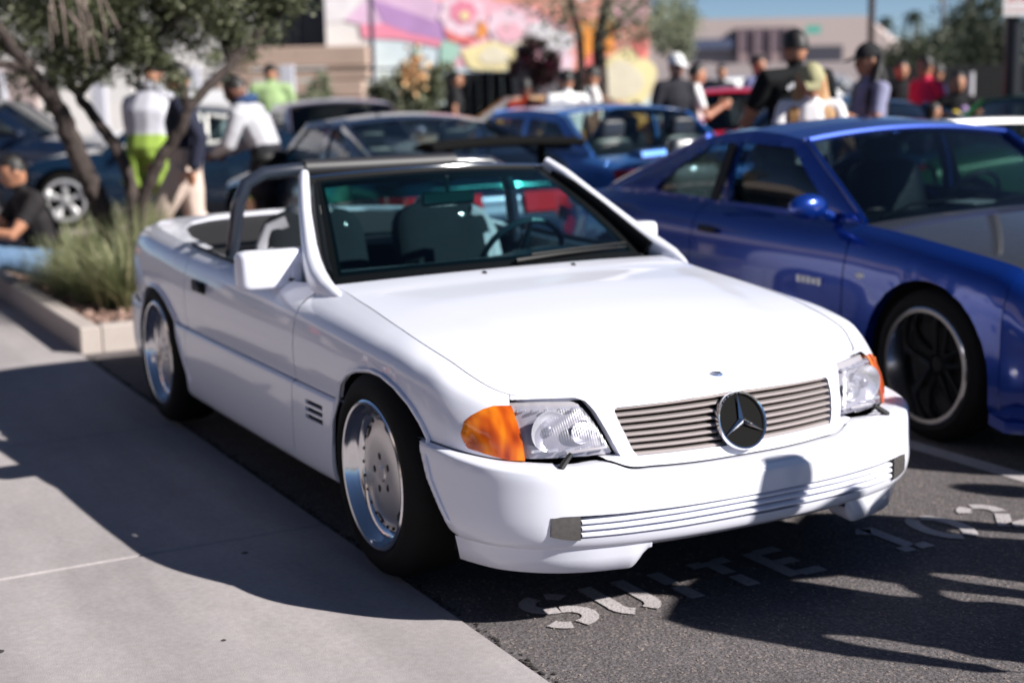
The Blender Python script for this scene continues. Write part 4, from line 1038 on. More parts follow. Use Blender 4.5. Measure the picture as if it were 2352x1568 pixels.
        # lamps
        if P.get('lamps', True):
            Lx = net.grid([net.at_x(xf-bow-.10)], [4.6])[0, 0]; yl = hw*.70
            g = MB()
            V = []; F = []; n = 9
            for q in np.linspace(.50, .93, n):
                kx = xf - bow*(q**2.6) - (.22*max(0, (q-.80)/.15)**2 if q > .8 else 0); ze = ZE(kx-.02)
                V += [(kx-.055, sd*q*hw, ze-.17), (kx-.075, sd*q*hw, ze-.06)]
            for i in range(n-1): F.append((2*i, 2*i+1, 2*i+3, 2*i+2))
            g.add(V, F).build('headlight', MT['lens'], t)
        V = []; F = []; n = 9
        for q in np.linspace(*P.get('tail_q', (.52, .95)), n):
            kx = xr + .06*(q**2.6) + (.18*max(0, (q-.80)/.15)**2 if q > .8 else 0) + .012; ze = ZE(xr+.03)
            for dz, dx in ((-.20, -.004), (-.06, .03)): V.append((kx+dx-.006, sd*q*hw*.995, ze+dz))
        for i in range(n-1): F.append((2*i, 2*i+1, 2*i+3, 2*i+2))
        MB().add(V, F).build('tail_light', P.get('tailmat', MT['taillight']), t)
    if P.get('wing'):
        wx, wz, ww, wc, wm = P['wing']; m_ = MB()
        prof = [(-.5, 0), (-.45, .12), (0, .16), (.5, .03), (.45, -.03), (-.4, -.06)]
        ys_ = np.linspace(-1, 1, 21); V = []; F = []
        for q in ys_:
            dip = -.02*q*q
            for a, b in prof: V.append((wx+a*wc - .10*abs(q)**3*P.get('wing_sweep', 0), q*ww, wz+b*.30+dip))
        for i in range(20):
            for j in range(6): F.append((i*6+j, i*6+(j+1) % 6, i*6+6+(j+1) % 6, i*6+6+j))
        F += [tuple(range(6)), tuple(120+k for k in range(6))]
        m_.add(V, F); o = m_.build('rear_wing_spoiler', wm, t)
        for q in (-.62, .62): MB().tube([(wx+.02, q*ww, ZE(wx)-.0), (wx, q*ww, wz)], [(.02, .05)]*2, 8).build('spoiler_post', wm, t)
    return t, net, ZE, ZEy, side_pt
MT['taillight'] = mat('tail_lens', (.42, .012, .015), .12, coat=1)
win2 = lambda xb, xt, xq, xd, belt, roof, B: [[(xb-.22, belt+.03), (xt-.03, roof-.085), (B+.03, roof-.075), (B+.03, belt+.03)], [(B-.05, belt+.035), (B-.05, roof-.08), (xq+.06, roof-.11), (xd+.34, belt+.06), (xd+.40, belt+.045)]]

# the blue coupe in the next bay
bl_col = paint('blue_metallic_paint', (.003, .035, .27), .5, .26)
carbon = mat('carbon_bonnet', (.032, .031, .032), .34, coat=1, noise_amt=.12, noise_scale=30)
e_b = [(.92, .64), (.5, .755), (.2, .805), (-.1, .838), (-.5, .868), (-1.0, .872), (-1.7, .882), (-2.3, .895), (-2.9, .898), (-3.3, .89), (-3.55, .87)]
PB = dict(hw=.885, xf=.93, xr=-3.58, wb=2.53, paint=bl_col, R=.325, rimR=.243, edge=e_b, zb=.15, zmid=.52, flare=.03, wsb=-.56, wst=-1.14, rwt=-1.95, rwb=-2.78, roof=1.262, roof_y=.66,
          doors=[-.545, -1.80], hoodpaint=carbon, wheel='deep', track=.890, rows=2, mirror=-.74, seatmat=MT['leather'], glass=glass_mat('blue_car_glass', (.24, .31, .33), 1.0), ins=[.055, .008, .0, .0, .010, .045, .125],
          windows=[[(-.78, .895), (-1.18, 1.185), (-1.62, 1.20), (-1.62, .903)], [(-1.68, .905), (-1.68, 1.20), (-1.88, 1.175), (-2.12, 1.06), (-2.30, .935), (-2.26, .918)]])
blue, nB, ZB, YB, SB = make_car('deep blue two-door coupe with a grey bonnet and deep-dish wheels in the next bay', PB, (-.285, 2.680, 0), math.radians(-2.1), res=.7)
# skirt, canard, blisters and small fittings of the blue coupe
for sd in (-1, 1):
    mb = MB()
    G = np.array([[(x, .885+o+.02*math.exp(-((x+2.1)/.4)**2), z) for o, z in ((-.02, .31), (.012, .27), (.016, .19), (-.01, .14), (-.08, .14))] for x in lin(-.42, -2.08, .08)])
    grid_mesh(mb, G, sgn=sd); mb.build('side_skirt', bl_col, blue)
    mb = MB(); mb.prism([(.92, 0, .22), (.98, 0, .20), (.86, sd*.66, .19), (.50, sd*.925, .19), (.42, sd*.93, .21), (.50, sd*.90, .25), (.80, sd*.66, .235)], (0, 0, -.045)); mb.build('front_splitter', bl_col, blue, smooth=0)
    mb = MB()
    for k in range(5): mb.box((-.86+.038*k, sd*.888, .60+.0), (.026, .004, .030 if k % 2 else .034))
    tag(mb.build('door_lettering', mat('decal_white', (.7, .68, .70), .5), blue), kind='stuff')
    mb = MB(); mb.ell((.0-.42, sd*.887, .66), (.035, .008, .016), 10, 6); mb.build('side_repeater', MT['amber'] if False else mat('clear_lens', (.5, .5, .5), .15, coat=1), blue)
    mb = MB(); mb.prism([(.30, sd*.16, .818), (-.10, sd*.22, .872), (-.10, sd*.42, .858), (.30, sd*.36, .800)], (0, 0, .010)); mb.build('bonnet_vent', MT['black'], blue, smooth=0)
MB().box((.935, 0, .50), (.02, .70, .12), ch=.02).build('grille', MT['black'], blue)
MB().box((.90, 0, .27), (.06, 1.1, .14), ch=.03).build('air_intake', MT['black'], blue)

def centred(px, D, ang, back=1.35):
    c = lane(px, D); return c+Vector((math.cos(ang), math.sin(ang), 0))*back
aF, aR = math.atan2(Fg.y, Fg.x), math.atan2(Rg.y, Rg.x)
aB, aL = aF+PI, aR+PI
MB().box((-.80, .12, .905), (.16, .22, .006), rz=.2).build('added_bright_sheet', mat('bright_accent', (.75, .75, .75), .8), blue)  # made-up pale sheet, a bright accent to liven the dark windscreen
MB().box((-2.75, .05, .90), (.30, .9, .01)).build('parcel_shelf', MT['dash'], blue)
MB().tube([(-.60, -.05, .885), (-.75, .30, .92), (-.78, .62, .925)], .007, 5).build('wiper', MT['black'], blue)
MB().tube([(-.60, -.62, .885), (-.76, -.30, .92), (-.80, .02, .925)], .007, 5).build('wiper', MT['black'], blue)
for sd in (-1, 1):
    mb = MB(); mb.box((-1.652, sd*.765, 1.05), (.07, .012, .30), rx=sd*math.radians(23)); mb.build('door_pillar', MT['black'], blue)
# cars of the row behind, tails towards us
navy = paint('navy_paint', (.008, .018, .045), .35, .26)
maroon = paint('dark_red_paint', (.10, .012, .03), .4, .25)
PC = dict(seatmat=MT['dash'], hw=.86, xf=.80, xr=-3.40, wb=2.40, paint=navy, R=.31, edge=[(.8, .62), (.3, .72), (-.4, .83), (-1.2, .88), (-2.0, .90), (-2.7, .90), (-3.2, .86), (-3.4, .80)], zb=.19, flare=.03, wsb=-.62, wst=-1.22, rwt=-1.95, rwb=-3.10,
          roof=1.245, roof_y=.66, doors=[-.58, -1.72], windows=[[(-.86, .91), (-1.25, 1.18), (-1.75, 1.20), (-1.75, .93)], [(-1.82, .93), (-1.82, 1.20), (-2.05, 1.17), (-2.45, .98)]], mirror=-.95, mirror_mat=MT['black'],
          wing=(-3.27, 1.095, .60, .36, mat('matt_black', (.006, .006, .006), .9, spec=.08)), wing_sweep=.6, cpil=.05, crown=.04, tail_q=(.20, .97), glass=MT['glass'])
make_car('dark navy hatchback coupe with a black tail spoiler, behind the white convertible', PC, (-8.35, 2.30, 0), math.radians(180))
bl2 = paint('mid_blue_paint', (.055, .20, .58), .35, .28)
PE = dict(seatmat=MT['dash'], hw=.83, xf=.78, xr=-3.55, wb=2.57, paint=bl2, R=.30, edge=[(.78, .68), (.2, .78), (-.5, .86), (-1.3, .885), (-2.2, .90), (-2.9, .91), (-3.55, .89)], edge_y=.86, zb=.2, wsb=-.55, wst=-1.12, rwt=-2.30, rwb=-2.82,
          roof=1.275, roof_y=.68, doors=[-.5, -1.65], windows=[[(-.80, .92), (-1.16, 1.185), (-1.70, 1.205), (-1.70, .93)], [(-1.78, .93), (-1.78, 1.205), (-2.26, 1.17), (-2.56, .96)]], rows=2, bow=.05, glass=MT['glass'], wing=(-3.46, .955, .70, .20, bl2), trim=None, mirror_mat=bl2)
make_car('mid blue boxy two-door saloon between the navy coupe and the deep blue coupe', PE, (-8.80, 4.28, 0), math.radians(181))
red = paint('bright_red_paint', (.80, .015, .05), .1, .3)
PR = dict(PE, paint=red, roof=1.28, roof_y=.70, wsb=-.7, wst=-1.35, rwt=-2.15, rwb=-2.9, windows=[[(-1.0, .91), (-1.40, 1.185), (-1.86, 1.20), (-1.86, .92)], [(-1.93, .92), (-1.93, 1.2), (-2.12, 1.18), (-2.55, .97)]], wing=None, mirror_mat=red, glass=MT['darkglass'])
make_car('bright red coupe behind the people, its dark screen towards us', dict(PR, roof=1.34), centred(1700, 17.2, aB-.15), aB-.15)
tb = paint('teal_blue_paint', (.01, .06, .14), .35, .25)
PT = dict(PC, paint=tb, wing=(-3.2, 1.08, .80, .26, MT['silver']), wing_sweep=0, roof=1.26, glass=MT['darkglass'], mirror_mat=tb, tail_q=(.5, .95))
make_car('teal blue fastback with a pale flat wing, beyond the roof of the deep blue coupe', PT, (-8.40, 7.05, 0), math.radians(180))
grn = paint('green_paint', (.03, .16, .05), .2, .3)
make_car('green car at the picture edge behind the dark lamp post', dict(PE, paint=grn, mirror_mat=grn, wing=None), centred(2400, 13.5, aL+.3), aL+.3)
navy2 = paint('dark_teal_paint', (.006, .022, .050), .35, .25)
cream = mat('cream_trim', (.80, .80, .76), .4)
P9 = dict(hw=.83, xf=.86, xr=-3.30, wb=2.27, paint=navy2, R=.315, rimR=.232, edge=[(.86, .60), (.5, .70), (0, .80), (-.5, .82), (-1.2, .85), (-2.0, .86), (-2.6, .84), (-3.0, .74), (-3.3, .60)], zb=.2, flare=.05, wsb=-.42, wst=-.95, rwt=-1.85, rwb=-2.85,
          roof=1.29, roof_y=.62, doors=[-.45, -1.45], windows=[[(-.66, .88), (-1.0, 1.195), (-1.50, 1.22), (-1.50, .90)], [(-1.57, .90), (-1.57, 1.215), (-1.85, 1.17), (-2.25, .96), (-2.22, .92)]], wheel='petal', track=.85, trim=(cream, .024), mirror=-.75, glass=MT['glass'], handle=MT['chrome'], crown=.02)
make_car('dark teal classic sports car with silver petal wheels and cream window trim, behind the tree', P9, lane(192, 17.0), aL+math.radians(6))
PD = dict(PE, paint=navy, mirror_mat=navy, wing=None, glass=MT['darkglass'], roof=1.36, handle=MT['chrome'])
make_car('dark saloon seen beyond the classic sports car, at the left of the tree', PD, centred(20, 20.5, aR), aR)
slv = paint('silver_blue_paint', (.16, .15, .22), .5, .3)
make_car('silver violet hatchback nose-on beyond the navy coupe', dict(PC, paint=slv, mirror_mat=slv, wing=None, roof=1.30, glass=MT['darkglass']), centred(790, 18.0, aB+.35), aB+.35)
wht = paint('white_car_paint', (.75, .75, .76), 0, .3)
make_car('white estate car beyond the kerb planter, between the fence posts', dict(PE, paint=wht, mirror_mat=wht, wing=None, roof=1.42, glass=MT['darkglass']), centred(505, 25, aL), aL)
org = paint('orange_paint', (.62, .28, .03), 0, .35)
make_car('orange saloon with open side windows behind the navy coupe', dict(PE, paint=org, mirror_mat=org, wing=None, roof=1.30), centred(1225, 18, aL+.15), aL+.15)
#=== PART4
# ------------------------------------------------------------------ people
def sight(px, y, D):
    """point D metres ahead for a direction given as plate coordinates"""
    return spot(D, (px-1176)/3342*D, 1.549+(179.5-(px-1176)*.0206-y)/3342*D)
def person(label, loc, face, h=1.75, top=(.5, .5, .5), legs=(.03, .03, .04), skin='skin', hair='hair', sleeve='short', shorts=False, pose=None, cap=None, group=None, vox=.017, long_hair=False, build=1.0, collar=None, belly=0):
    J = dict(pel=(0, 0, .95), waist=(0, 0, 1.10), chest=(.01, 0, 1.28), neck=(0, 0, 1.48), head=(.025, 0, 1.625),
             shL=(0, .185, 1.42), elL=(-.02, .245, 1.14), wrL=(.06, .25, .90), shR=(0, -.185, 1.42), elR=(-.02, -.245, 1.14), wrR=(.06, -.25, .90),
             hiL=(0, .09, .91), knL=(.02, .10, .50), anL=(-.01, .10, .09), hiR=(0, -.09, .91), knR=(.02, -.10, .50), anR=(-.01, -.10, .09))
    J.update(pose or {}); J = {k: Vector((v[0], v[1]*(1+(build-1)*.8), v[2])) for k, v in J.items()}
    t = MB(); segs = []
    def limb(pts, rads, labs):
        t.tube(pts, rads, 10)
        mr_ = [(sum(r)/2 if isinstance(r, tuple) else r) for r in rads]
        for a, b, r, r1, l in zip(pts, pts[1:], mr_, mr_[1:], labs): segs.append((Vector(a), Vector(b), (r, r1), l))
    w = build; spx = (J['neck']-J['pel'])
    limb([J['pel']-Vector((0, 0, .07)), J['pel'], J['waist'], J['chest'], J['neck']-spx.normalized()*.04, J['neck']], [(.13*w, .10*w), (.165*w, .118*w), (.150*w, (.108+belly)*w), (.178*w, .120*w), (.13*w, .085*w), (.06, .06)], ['leg', 'top', 'top', 'top', 'top'])
    segs.append((J['pel'], J['pel'].lerp(J['waist'], .45), (.150*w, .138*w), 'leg'))
    for s in 'LR':
        limb([J['neck']-spx.normalized()*.05, J['sh'+s], J['sh'+s]*.6+J['el'+s]*.4], [.065*w, .066*w, .056*w], ['top', 'top'])
        a = [J['sh'+s], J['sh'+s].lerp(J['el'+s], .62), J['el'+s], J['wr'+s]]
        sl = ['top', 'skin', 'skin'] if sleeve == 'short' else ['top']*3
        r_ = [.058, .050, .040, .027] if sleeve == 'short' else [.066, .062, .056, .045]
        limb(a, [q*w for q in r_], sl)
        d = (J['wr'+s]-J['el'+s]).normalized(); side = Vector((0, 1 if s == 'L' else -1, 0)); fwd = d.cross(side).normalized()
        palm = J['wr'+s]+d*.085
        t.tube([J['wr'+s], J['wr'+s]+d*.03, palm], [(.024, .02), (.038, .017), (.040, .014)], 8); segs.append((J['wr'+s], palm+d*.09, .035, 'skin'))
        for k, (o, L) in enumerate(((-.030, .060), (-.010, .075), (.011, .070), (.031, .055))):
            b0 = J['wr'+s]+d*.06+fwd*o; b1 = palm+fwd*o*1.05+d*L*.5; b2 = b1+d*L*.42-side*.018; t.tube([b0, b1, b2], [.0105, .0095, .008], 6)
        th = J['wr'+s]+d*.03+fwd*.03; t.tube([th, th+fwd*.035+d*.03, th+fwd*.04+d*.065], [.012, .011, .009], 6)
        lr = [.098, .085, .066, .058, .040] if not shorts else [.105, .100, .055, .056, .038]
        k = J['hi'+s].lerp(J['kn'+s], .5); c = J['kn'+s].lerp(J['an'+s], .35)
        if not shorts: lr = [.098, .092, .074, .070, .056]
        limb([J['hi'+s], k, J['kn'+s], c, J['an'+s]], [q*w for q in lr], ['leg', 'skin' if shorts else 'leg', 'skin' if shorts else 'leg', 'skin' if shorts else 'leg'])
        if shorts: limb([k, k.lerp(J['kn'+s], .35)], [.108*w, .112*w], ['leg'])
        fdir = Vector((1, 0, 0)); a_ = J['an'+s]
        limb([a_+Vector((-.06, 0, -.045)), a_+Vector((.06, 0, -.040)), a_+Vector((.17, 0, -.055))], [(.040, .045), (.042, .042), (.036, .028)], ['shoe', 'shoe'])
    H = J['head']; n_ = J['neck']
    t.tube([n_-Vector((0, 0, .04)), n_, n_.lerp(H, .6)], [.06, .053, .05], 10); segs.append((n_, H, .055, 'skin'))
    up_ = (H-n_).normalized(); yx = Vector((0, 1, 0)); hd = yx.cross(up_).normalized()
    RM = Matrix((hd, yx, up_)).transposed()
    t.ell(H, (.096, .077, .118), 16, 12, RM); t.ell(H+RM@Vector((.035, 0, -.055)), (.062, .055, .062), 12, 8, RM)
    t.tube([H+RM@Vector((.085, 0, .01)), H+RM@Vector((.112, 0, -.025)), H+RM@Vector((.09, 0, -.035))], [.011, .015, .010], 6)
    for sy in (-1, 1): t.ell(H+RM@Vector((-.005, sy*.080, -.005)), (.022, .012, .032), 8, 6, RM)
    t.tube([H+RM@Vector((.09, -.02, -.062)), H+RM@Vector((.094, .02, -.062))], .009, 6)
    segs.append((H-up_*.04, H+up_*.04, .085, 'skin'))
    k = h/1.745
    tmp = t.build('tmp_body', [], None, smooth=0)
    m = tmp.modifiers.new('r', 'REMESH'); m.mode = 'VOXEL'; m.voxel_size = vox
    m2 = tmp.modifiers.new('s', 'SMOOTH'); m2.factor = .5; m2.iterations = 2
    dg = bpy.context.evaluated_depsgraph_get(); me = bpy.data.meshes.new_from_object(tmp.evaluated_get(dg))
    bpy.data.objects.remove(tmp)
    n = len(me.polygons); cen = np.empty(n*3); me.polygons.foreach_get('center', cen); cen = cen.reshape(-1, 3)
    best = np.full(n, 1e9); lab = np.zeros(n, int); names = ['top', 'leg', 'skin', 'shoe']
    for a, b, r, l in segs:
        a = np.array(a); b = np.array(b); d = b-a; q = np.clip(((cen-a)@d)/max(1e-9, d@d), 0, 1); rr = r if not isinstance(r, tuple) else r[0]+(r[1]-r[0])*q; e = np.linalg.norm(cen-(a+q[:, None]*d), axis=1)-rr
        u = e < best; best[u] = e[u]; lab[u] = names.index(l)
    # keep the collar line at the neck and the hem at the waist
    me.polygons.foreach_set('use_smooth', [True]*n)
    root = thing('person', label, 'person', loc, face, group); root.scale = (k, k, k)
    mtop = cloth(top) if not isinstance(top, str) else MT[top]; mleg = cloth(legs)
    for m_ in list(me.materials): pass
    me.materials.clear()
    body = new_obj('body', me, root, [mtop, mleg, MT[skin], mat('shoe', (.5, .5, .5) if h % .02 > .01 else (.03, .03, .03), .6)])
    me.polygons.foreach_set('material_index', lab.astype(np.int32)); me.update()
    hm = MT[hair]
    mb = MB()
    if cap is None or long_hair:
        G = []
        for j in range(9):
            th = PI*.56*j/8
            G.append([tuple(H+RM@Vector((-.012+.103*math.sin(th)*math.cos(a)*(1 if math.cos(a) < .25 or th < .9 else .86), .086*math.sin(th)*math.sin(a), .008+.124*math.cos(th)))) for a in np.linspace(0, 2*PI, 21)])
        G = np.array(G); keep = MB()
        V = G.reshape(-1, 3); F = []
        for j in range(8):
            for i in range(20):
                a = 2*PI*(i+.5)/20
                if j >= 5 and math.cos(a) > .35: continue
                F.append((j*21+i, j*21+21+i, j*21+22+i, j*21+i+1))
        mb.add([tuple(v) for v in V], F)
    if long_hair:
        for a in np.linspace(-1, 1, 9):
            b0 = H+RM@Vector((-.06, a*.075, .03)); b1 = H+RM@Vector((-.07 if abs(a) < .7 else .0, a*.10, -.12)); b2 = n_+Vector((-.09 if abs(a) < .7 else .06, a*.14, -.10)); b3 = n_+Vector((-.10 if abs(a) < .7 else .09, a*.13, -.24)); mb.tube([b0, b1, b2, b3], [.025, .030, .028, .010], 6)
    if mb.v: mb.build('hair', hm, root, smooth=60)
    if cap:
        mb = MB(); V = []
        G = [[tuple(H+RM@Vector((-.008+.108*math.sin(PI*.48*j/6)*math.cos(a), .090*math.sin(PI*.48*j/6)*math.sin(a), .022+.115*math.cos(PI*.48*j/6)))) for a in np.linspace(0, 2*PI, 21)] for j in range(7)]
        grid_mesh(mb, np.array(G))
        sgn = -1 if cap[1] == 'back' else 1
        mb.prism([tuple(H+RM@Vector((sgn*.085, y, .038))) for y in (-.06, .06)]+[tuple(H+RM@Vector((sgn*.175, y, .020))) for y in (.045, -.045)], tuple(RM@Vector((0, 0, .008)))); mb.build('cap', cloth(cap[0]), root, smooth=60)
    mb = MB()
    for sy in (-1, 1): mb.ell(H+RM@Vector((.086, sy*.030, .006)), (.010, .013, .008), 8, 6, RM)
    tag(mb.build('eyes', MT['hair'], root), kind='stuff')
    if collar:
        mb = MB(); mb.tube([n_+Vector((.07*math.cos(a)-.02, .095*math.sin(a), .02-.03*math.cos(a))) for a in np.linspace(0, 2*PI, 15)], .042, 8, cap=False); mb.build('hood', cloth(collar), root)
    return root
def towards(dx, dy): return math.atan2(dy, dx)
aF, aR = math.atan2(Fg.y, Fg.x), math.atan2(Rg.y, Rg.x)
aB, aL = aF+PI, aR+PI
bent = dict(waist=(.03, 0, 1.08), chest=(.10, 0, 1.24), neck=(.20, 0, 1.40), head=(.27, 0, 1.52), shL=(.16, .185, 1.34), shR=(.16, -.185, 1.34), elL=(.24, .22, 1.08), elR=(.24, -.22, 1.08), wrL=(.42, .12, 1.0), wrR=(.42, -.12, 1.0))
walk = dict(knL=(.22, .10, .53), anL=(.26, .10, .11), knR=(-.04, -.10, .50), anR=(-.40, -.10, .20), elL=(-.16, .24, 1.16), wrL=(-.10, .26, .92), elR=(.08, -.24, 1.15), wrR=(.24, -.22, .98))
phone = dict(elL=(.10, .27, 1.14), wrL=(.30, .14, 1.26), elR=(.10, -.27, 1.14), wrR=(.30, -.14, 1.26))
akimbo = dict(elR=(-.06, -.40, 1.16), wrR=(.02, -.20, 1.02))
sitp = dict(pel=(0, 0, .14), waist=(.03, 0, .27), chest=(.08, 0, .46), neck=(.14, 0, .67), head=(.20, 0, .80), shL=(.10, .19, .60), shR=(.10, -.19, .60), elL=(.30, .25, .38), elR=(.30, -.25, .38), wrL=(.50, .12, .42), wrR=(.50, -.12, .42),
            hiL=(0, .10, .12), hiR=(0, -.10, .12), knL=(.40, .20, .24), knR=(.42, -.18, .26), anL=(.70, .16, -.04), anR=(.74, -.14, -.04))
crouch = dict(sitp, **{k: tuple(np.array(v)+np.array((0, 0, .22))) for k, v in sitp.items() if k[:2] not in ('an',)}, anL=(.25, .14, .09), anR=(.25, -.14, .09))
person('person in pale grey hooded top and lime green shorts behind the planter tree', lane(355, 13.3), aF-.25, 1.80, (.50, .50, .56), (.26, .38, .07), sleeve='long', shorts=True, vox=.014, pose=dict(bent, head=(.20, 0, 1.60), neck=(.12, 0, 1.46), chest=(.05, 0, 1.26)), build=1.28, collar=(.46, .46, .52))
person('person walking in sand-coloured trousers and a dark top behind the white convertible', lane(440, 11.7), aL+.1, 1.72, (.025, .028, .05), (.62, .50, .44), sleeve='long', vox=.014, pose=walk, build=1.2)
person('person stooping in grey top, navy hood and black shorts beside the navy coupe', lane(628, 12.2), aL-.2, 1.72, (.46, .46, .50), (.02, .02, .025), skin='skin_dark', sleeve='long', shorts=True, vox=.014, pose=bent, build=1.15, collar=(.03, .06, .14))
person('person in a lime checked shirt by the fence post', lane(642, 20.5), aF+.2, 1.80, (.30, .42, .20), (.2, .2, .25), sleeve='short', cap=((.02, .02, .02), 'front'), build=1.3)
person('person in black shirt and jeans sitting on the kerb at the left picture edge', lane(112, 10.7)+Vector((0, 0, .13)), aL+.55, 1.80, (.022, .020, .022), (.10, .17, .28), sleeve='short', vox=.012, pose=sitp, build=1.1)
person('person in black shirt at the railing beyond the navy coupe', lane(1060, 22), aR, 1.66, (.02, .02, .022), (.05, .05, .06))
person('person in a rust red shirt between the navy coupe and the boxy blue saloon', lane(1217, 15.6), aF, 1.55, (.30, .035, .015), (.03, .03, .03), skin='skin_dark')
person('person in a bright white tee seen from behind, beyond the boxy blue saloon', lane(1312, 15.4), aF+.2, 1.62, (.80, .80, .80), (.05, .05, .06), build=1.1)
person('person in a cream tee beside the one in the bright white tee', lane(1372, 16.4), aL, 1.66, (.66, .64, .62), (.05, .05, .06))
person('person in red crouching below the yellow mural', lane(1442, 25), aR, 1.7, (.60, .02, .03), (.06, .06, .07), pose=crouch)
person('person in a black jacket and white cap beside the red coupe', lane(1556, 15.5), aB+.5, 1.76, (.022, .022, .028), (.03, .03, .03), sleeve='long', cap=((.7, .7, .7), 'front'))
person('person in a white tee leaning towards the red coupe', lane(1602, 16.2), aR, 1.66, (.78, .78, .78), (.05, .05, .08), pose=phone)
person('person in dark clothes far beyond the red coupe roof', lane(1662, 23), aB, 1.68, (.03, .03, .035), (.05, .05, .05))
person('person in slate blue shirt beyond the black-shirted man', lane(1742, 18.5), aB+.7, 1.76, (.10, .11, .22), (.05, .05, .06), hair='hair')
p15 = person('tall person in a black printed tee seen from behind, looking at a phone', lane(1830, 10.4), aF+.25, 1.84, (.008, .009, .010), (.02, .02, .02), vox=.012, pose=phone, build=1.2)
p16 = person('person with long fair hair, khaki cap and white tee facing the camera', lane(1864, 9.7), aB-.1, 1.62, (.74, .72, .74), (.2, .2, .3), hair='hair_blond', cap=((.36, .34, .20), 'front'), long_hair=True, vox=.012, pose=dict(phone, head=(.06, 0, 1.60)))
person('person with long dark hair, black cap and grey tee', lane(2000, 10.8), aL+.2, 1.74, (.24, .24, .36), (.05, .03, .03), hair='hair', cap=((.02, .02, .022), 'front'), long_hair=True, vox=.012, pose=dict(phone, elR=(.02, -.27, 1.14), wrR=(.10, -.30, .92)))
person('person in a hot pink red tee walking, near the grey posts', lane(2126, 16.2), aL+.5, 1.70, (.72, .035, .10), (.10, .10, .12), pose=dict(elL=(-.05, .26, 1.15), wrL=(.0, .3, .9)))
p19 = person('person in a black tee with a colourful print facing us by the grey post', lane(2196, 14.6), aB, 1.52, (.010, .010, .012), (.02, .02, .02), skin='skin')
person('child in a grey top in front of the person in the hot pink tee', lane(2140, 13.9), aR, 1.24, (.25, .22, .25), (.1, .1, .1))
person('person in all black by the dark railing', lane(2068, 17.5), aB, 1.66, (.012, .012, .014), (.015, .015, .015), sleeve='long')
person('person in navy beyond the person in the hot pink tee', lane(2152, 17.8), aL, 1.62, (.02, .03, .10), (.03, .03, .04))
# three bystanders just outside the picture whose shadows reach the bumper
person('bystander in grey tee, hand on hip, outside the picture to the right', (2.36, 1.26, 0), towards(-1, -.8), 1.75, (.3, .3, .32), (.05, .05, .08), pose=akimbo, vox=.016, build=1.22)
person('bystander in a dark tee outside the picture, by the blue coupe nose', (2.15, 1.92, 0), towards(-1, -.8), 1.80, (.05, .05, .06), (.08, .08, .1), vox=.016, build=1.35)
person('bystander in a tan shirt outside the picture, beyond the one in the dark tee', (2.25, 3.02, 0), towards(-1, -.8), 1.74, (.3, .22, .15), (.08, .08, .1), vox=.016, build=1.35)
person('bystander in a coral shirt added unseen on the pavement for its reflection', (-5.4, -4.4, 0), math.radians(80), 1.72, (.6, .16, .10), (.08, .10, .2), vox=.02)  # this and the next two: unseen figures added to colour the flank's reflections
person('bystander in white shirt added unseen beside the coral one for its reflection', (-6.6, -5.0, 0), math.radians(60), 1.78, (.7, .7, .7), (.05, .05, .06), vox=.02)
person('bystander in a red jacket added unseen farther back on the pavement for its reflection', (-8.6, -4.6, 0), math.radians(110), 1.70, (.45, .03, .03), (.04, .04, .05), sleeve='long', vox=.02)
# prints on two tees
mb = MB()
for i, a in enumerate(np.linspace(-.95, .95, 8)): mb.box((-.133, .135*math.sin(a), 1.33+.07*math.cos(a)), (.006, .026, .034), rx=a*.6)
tag(mb.build('back_print', mat('print_grey', (.45, .45, .48), .8), p15), kind='stuff'); MB().ell((-.130, .0, 1.325), (.008, .024, .024), 8, 6).build('print_spot', mat('print_orange', (.5, .14, .02), .8), p15)
MB().ell((.135, .0, 1.20), (.012, .10, .09), 12, 8).build('print_pale', mat('print_pale', (.7, .62, .62), .8), p19)
MB().ell((.133, -.05, 1.27), (.012, .05, .05), 12, 8).build('print_yellow', mat('print_yellow', (.75, .55, .05), .8), p19)
MB().ell((.130, .05, 1.33), (.012, .04, .035), 12, 8).build('print_violet', mat('print_violet', (.45, .30, .6), .8), p19)
#=== PART5
# ------------------------------------------------------------------ plants
def leaf_mat(name, cols, trans=.35):
    m = bpy.data.materials.new(name); m.use_nodes = True; nt = m.node_tree; nt.nodes.clear()
    o = nt.nodes.new('ShaderNodeOutputMaterial'); d = nt.nodes.new('ShaderNodeBsdfPrincipled'); d.inputs['Roughness'].default_value = .55; t = nt.nodes.new('ShaderNodeBsdfTranslucent')
    g = nt.nodes.new('ShaderNodeNewGeometry'); r = nt.nodes.new('ShaderNodeValToRGB'); e = r.color_ramp.elements
    e[0].color = (*cols[0], 1); e[1].color = (*cols[-1], 1)
    for i, c in enumerate(cols[1:-1]): x = e.new((i+1)/(len(cols)-1)); x.color = (*c, 1)
    nt.links.new(g.outputs['Random Per Island'], r.inputs[0]); nt.links.new(r.outputs[0], d.inputs['Base Color']); nt.links.new(r.outputs[0], t.inputs[0])
    mx = nt.nodes.new('ShaderNodeMixShader'); mx.inputs[0].default_value = trans
    nt.links.new(d.outputs[0], mx.inputs[1]); nt.links.new(t.outputs[0], mx.inputs[2]); nt.links.new(mx.outputs[0], o.inputs[0]); return m
MT['bark'] = mat('bark', (.045, .033, .029), .9, noise_amt=.35, noise_scale=14, bump=.012, bump_scale=30)
MT['bark_pale'] = mat('pale_bark', (.22, .17, .15), .9, noise_amt=.3, noise_scale=14, bump=.008, bump_scale=40)
MT['leaf'] = leaf_mat('olive_leaves', [(.035, .050, .020), (.09, .115, .045), (.18, .20, .10), (.42, .43, .30)])
MT['leaf2'] = leaf_mat('dark_leaves', [(.02, .035, .015), (.05, .07, .03), (.09, .12, .05)])
MT['leaf4'] = leaf_mat('hazed_leaves', [(.035, .05, .03), (.08, .10, .06), (.15, .17, .11)])  # distance haze mixed into the leaf colour
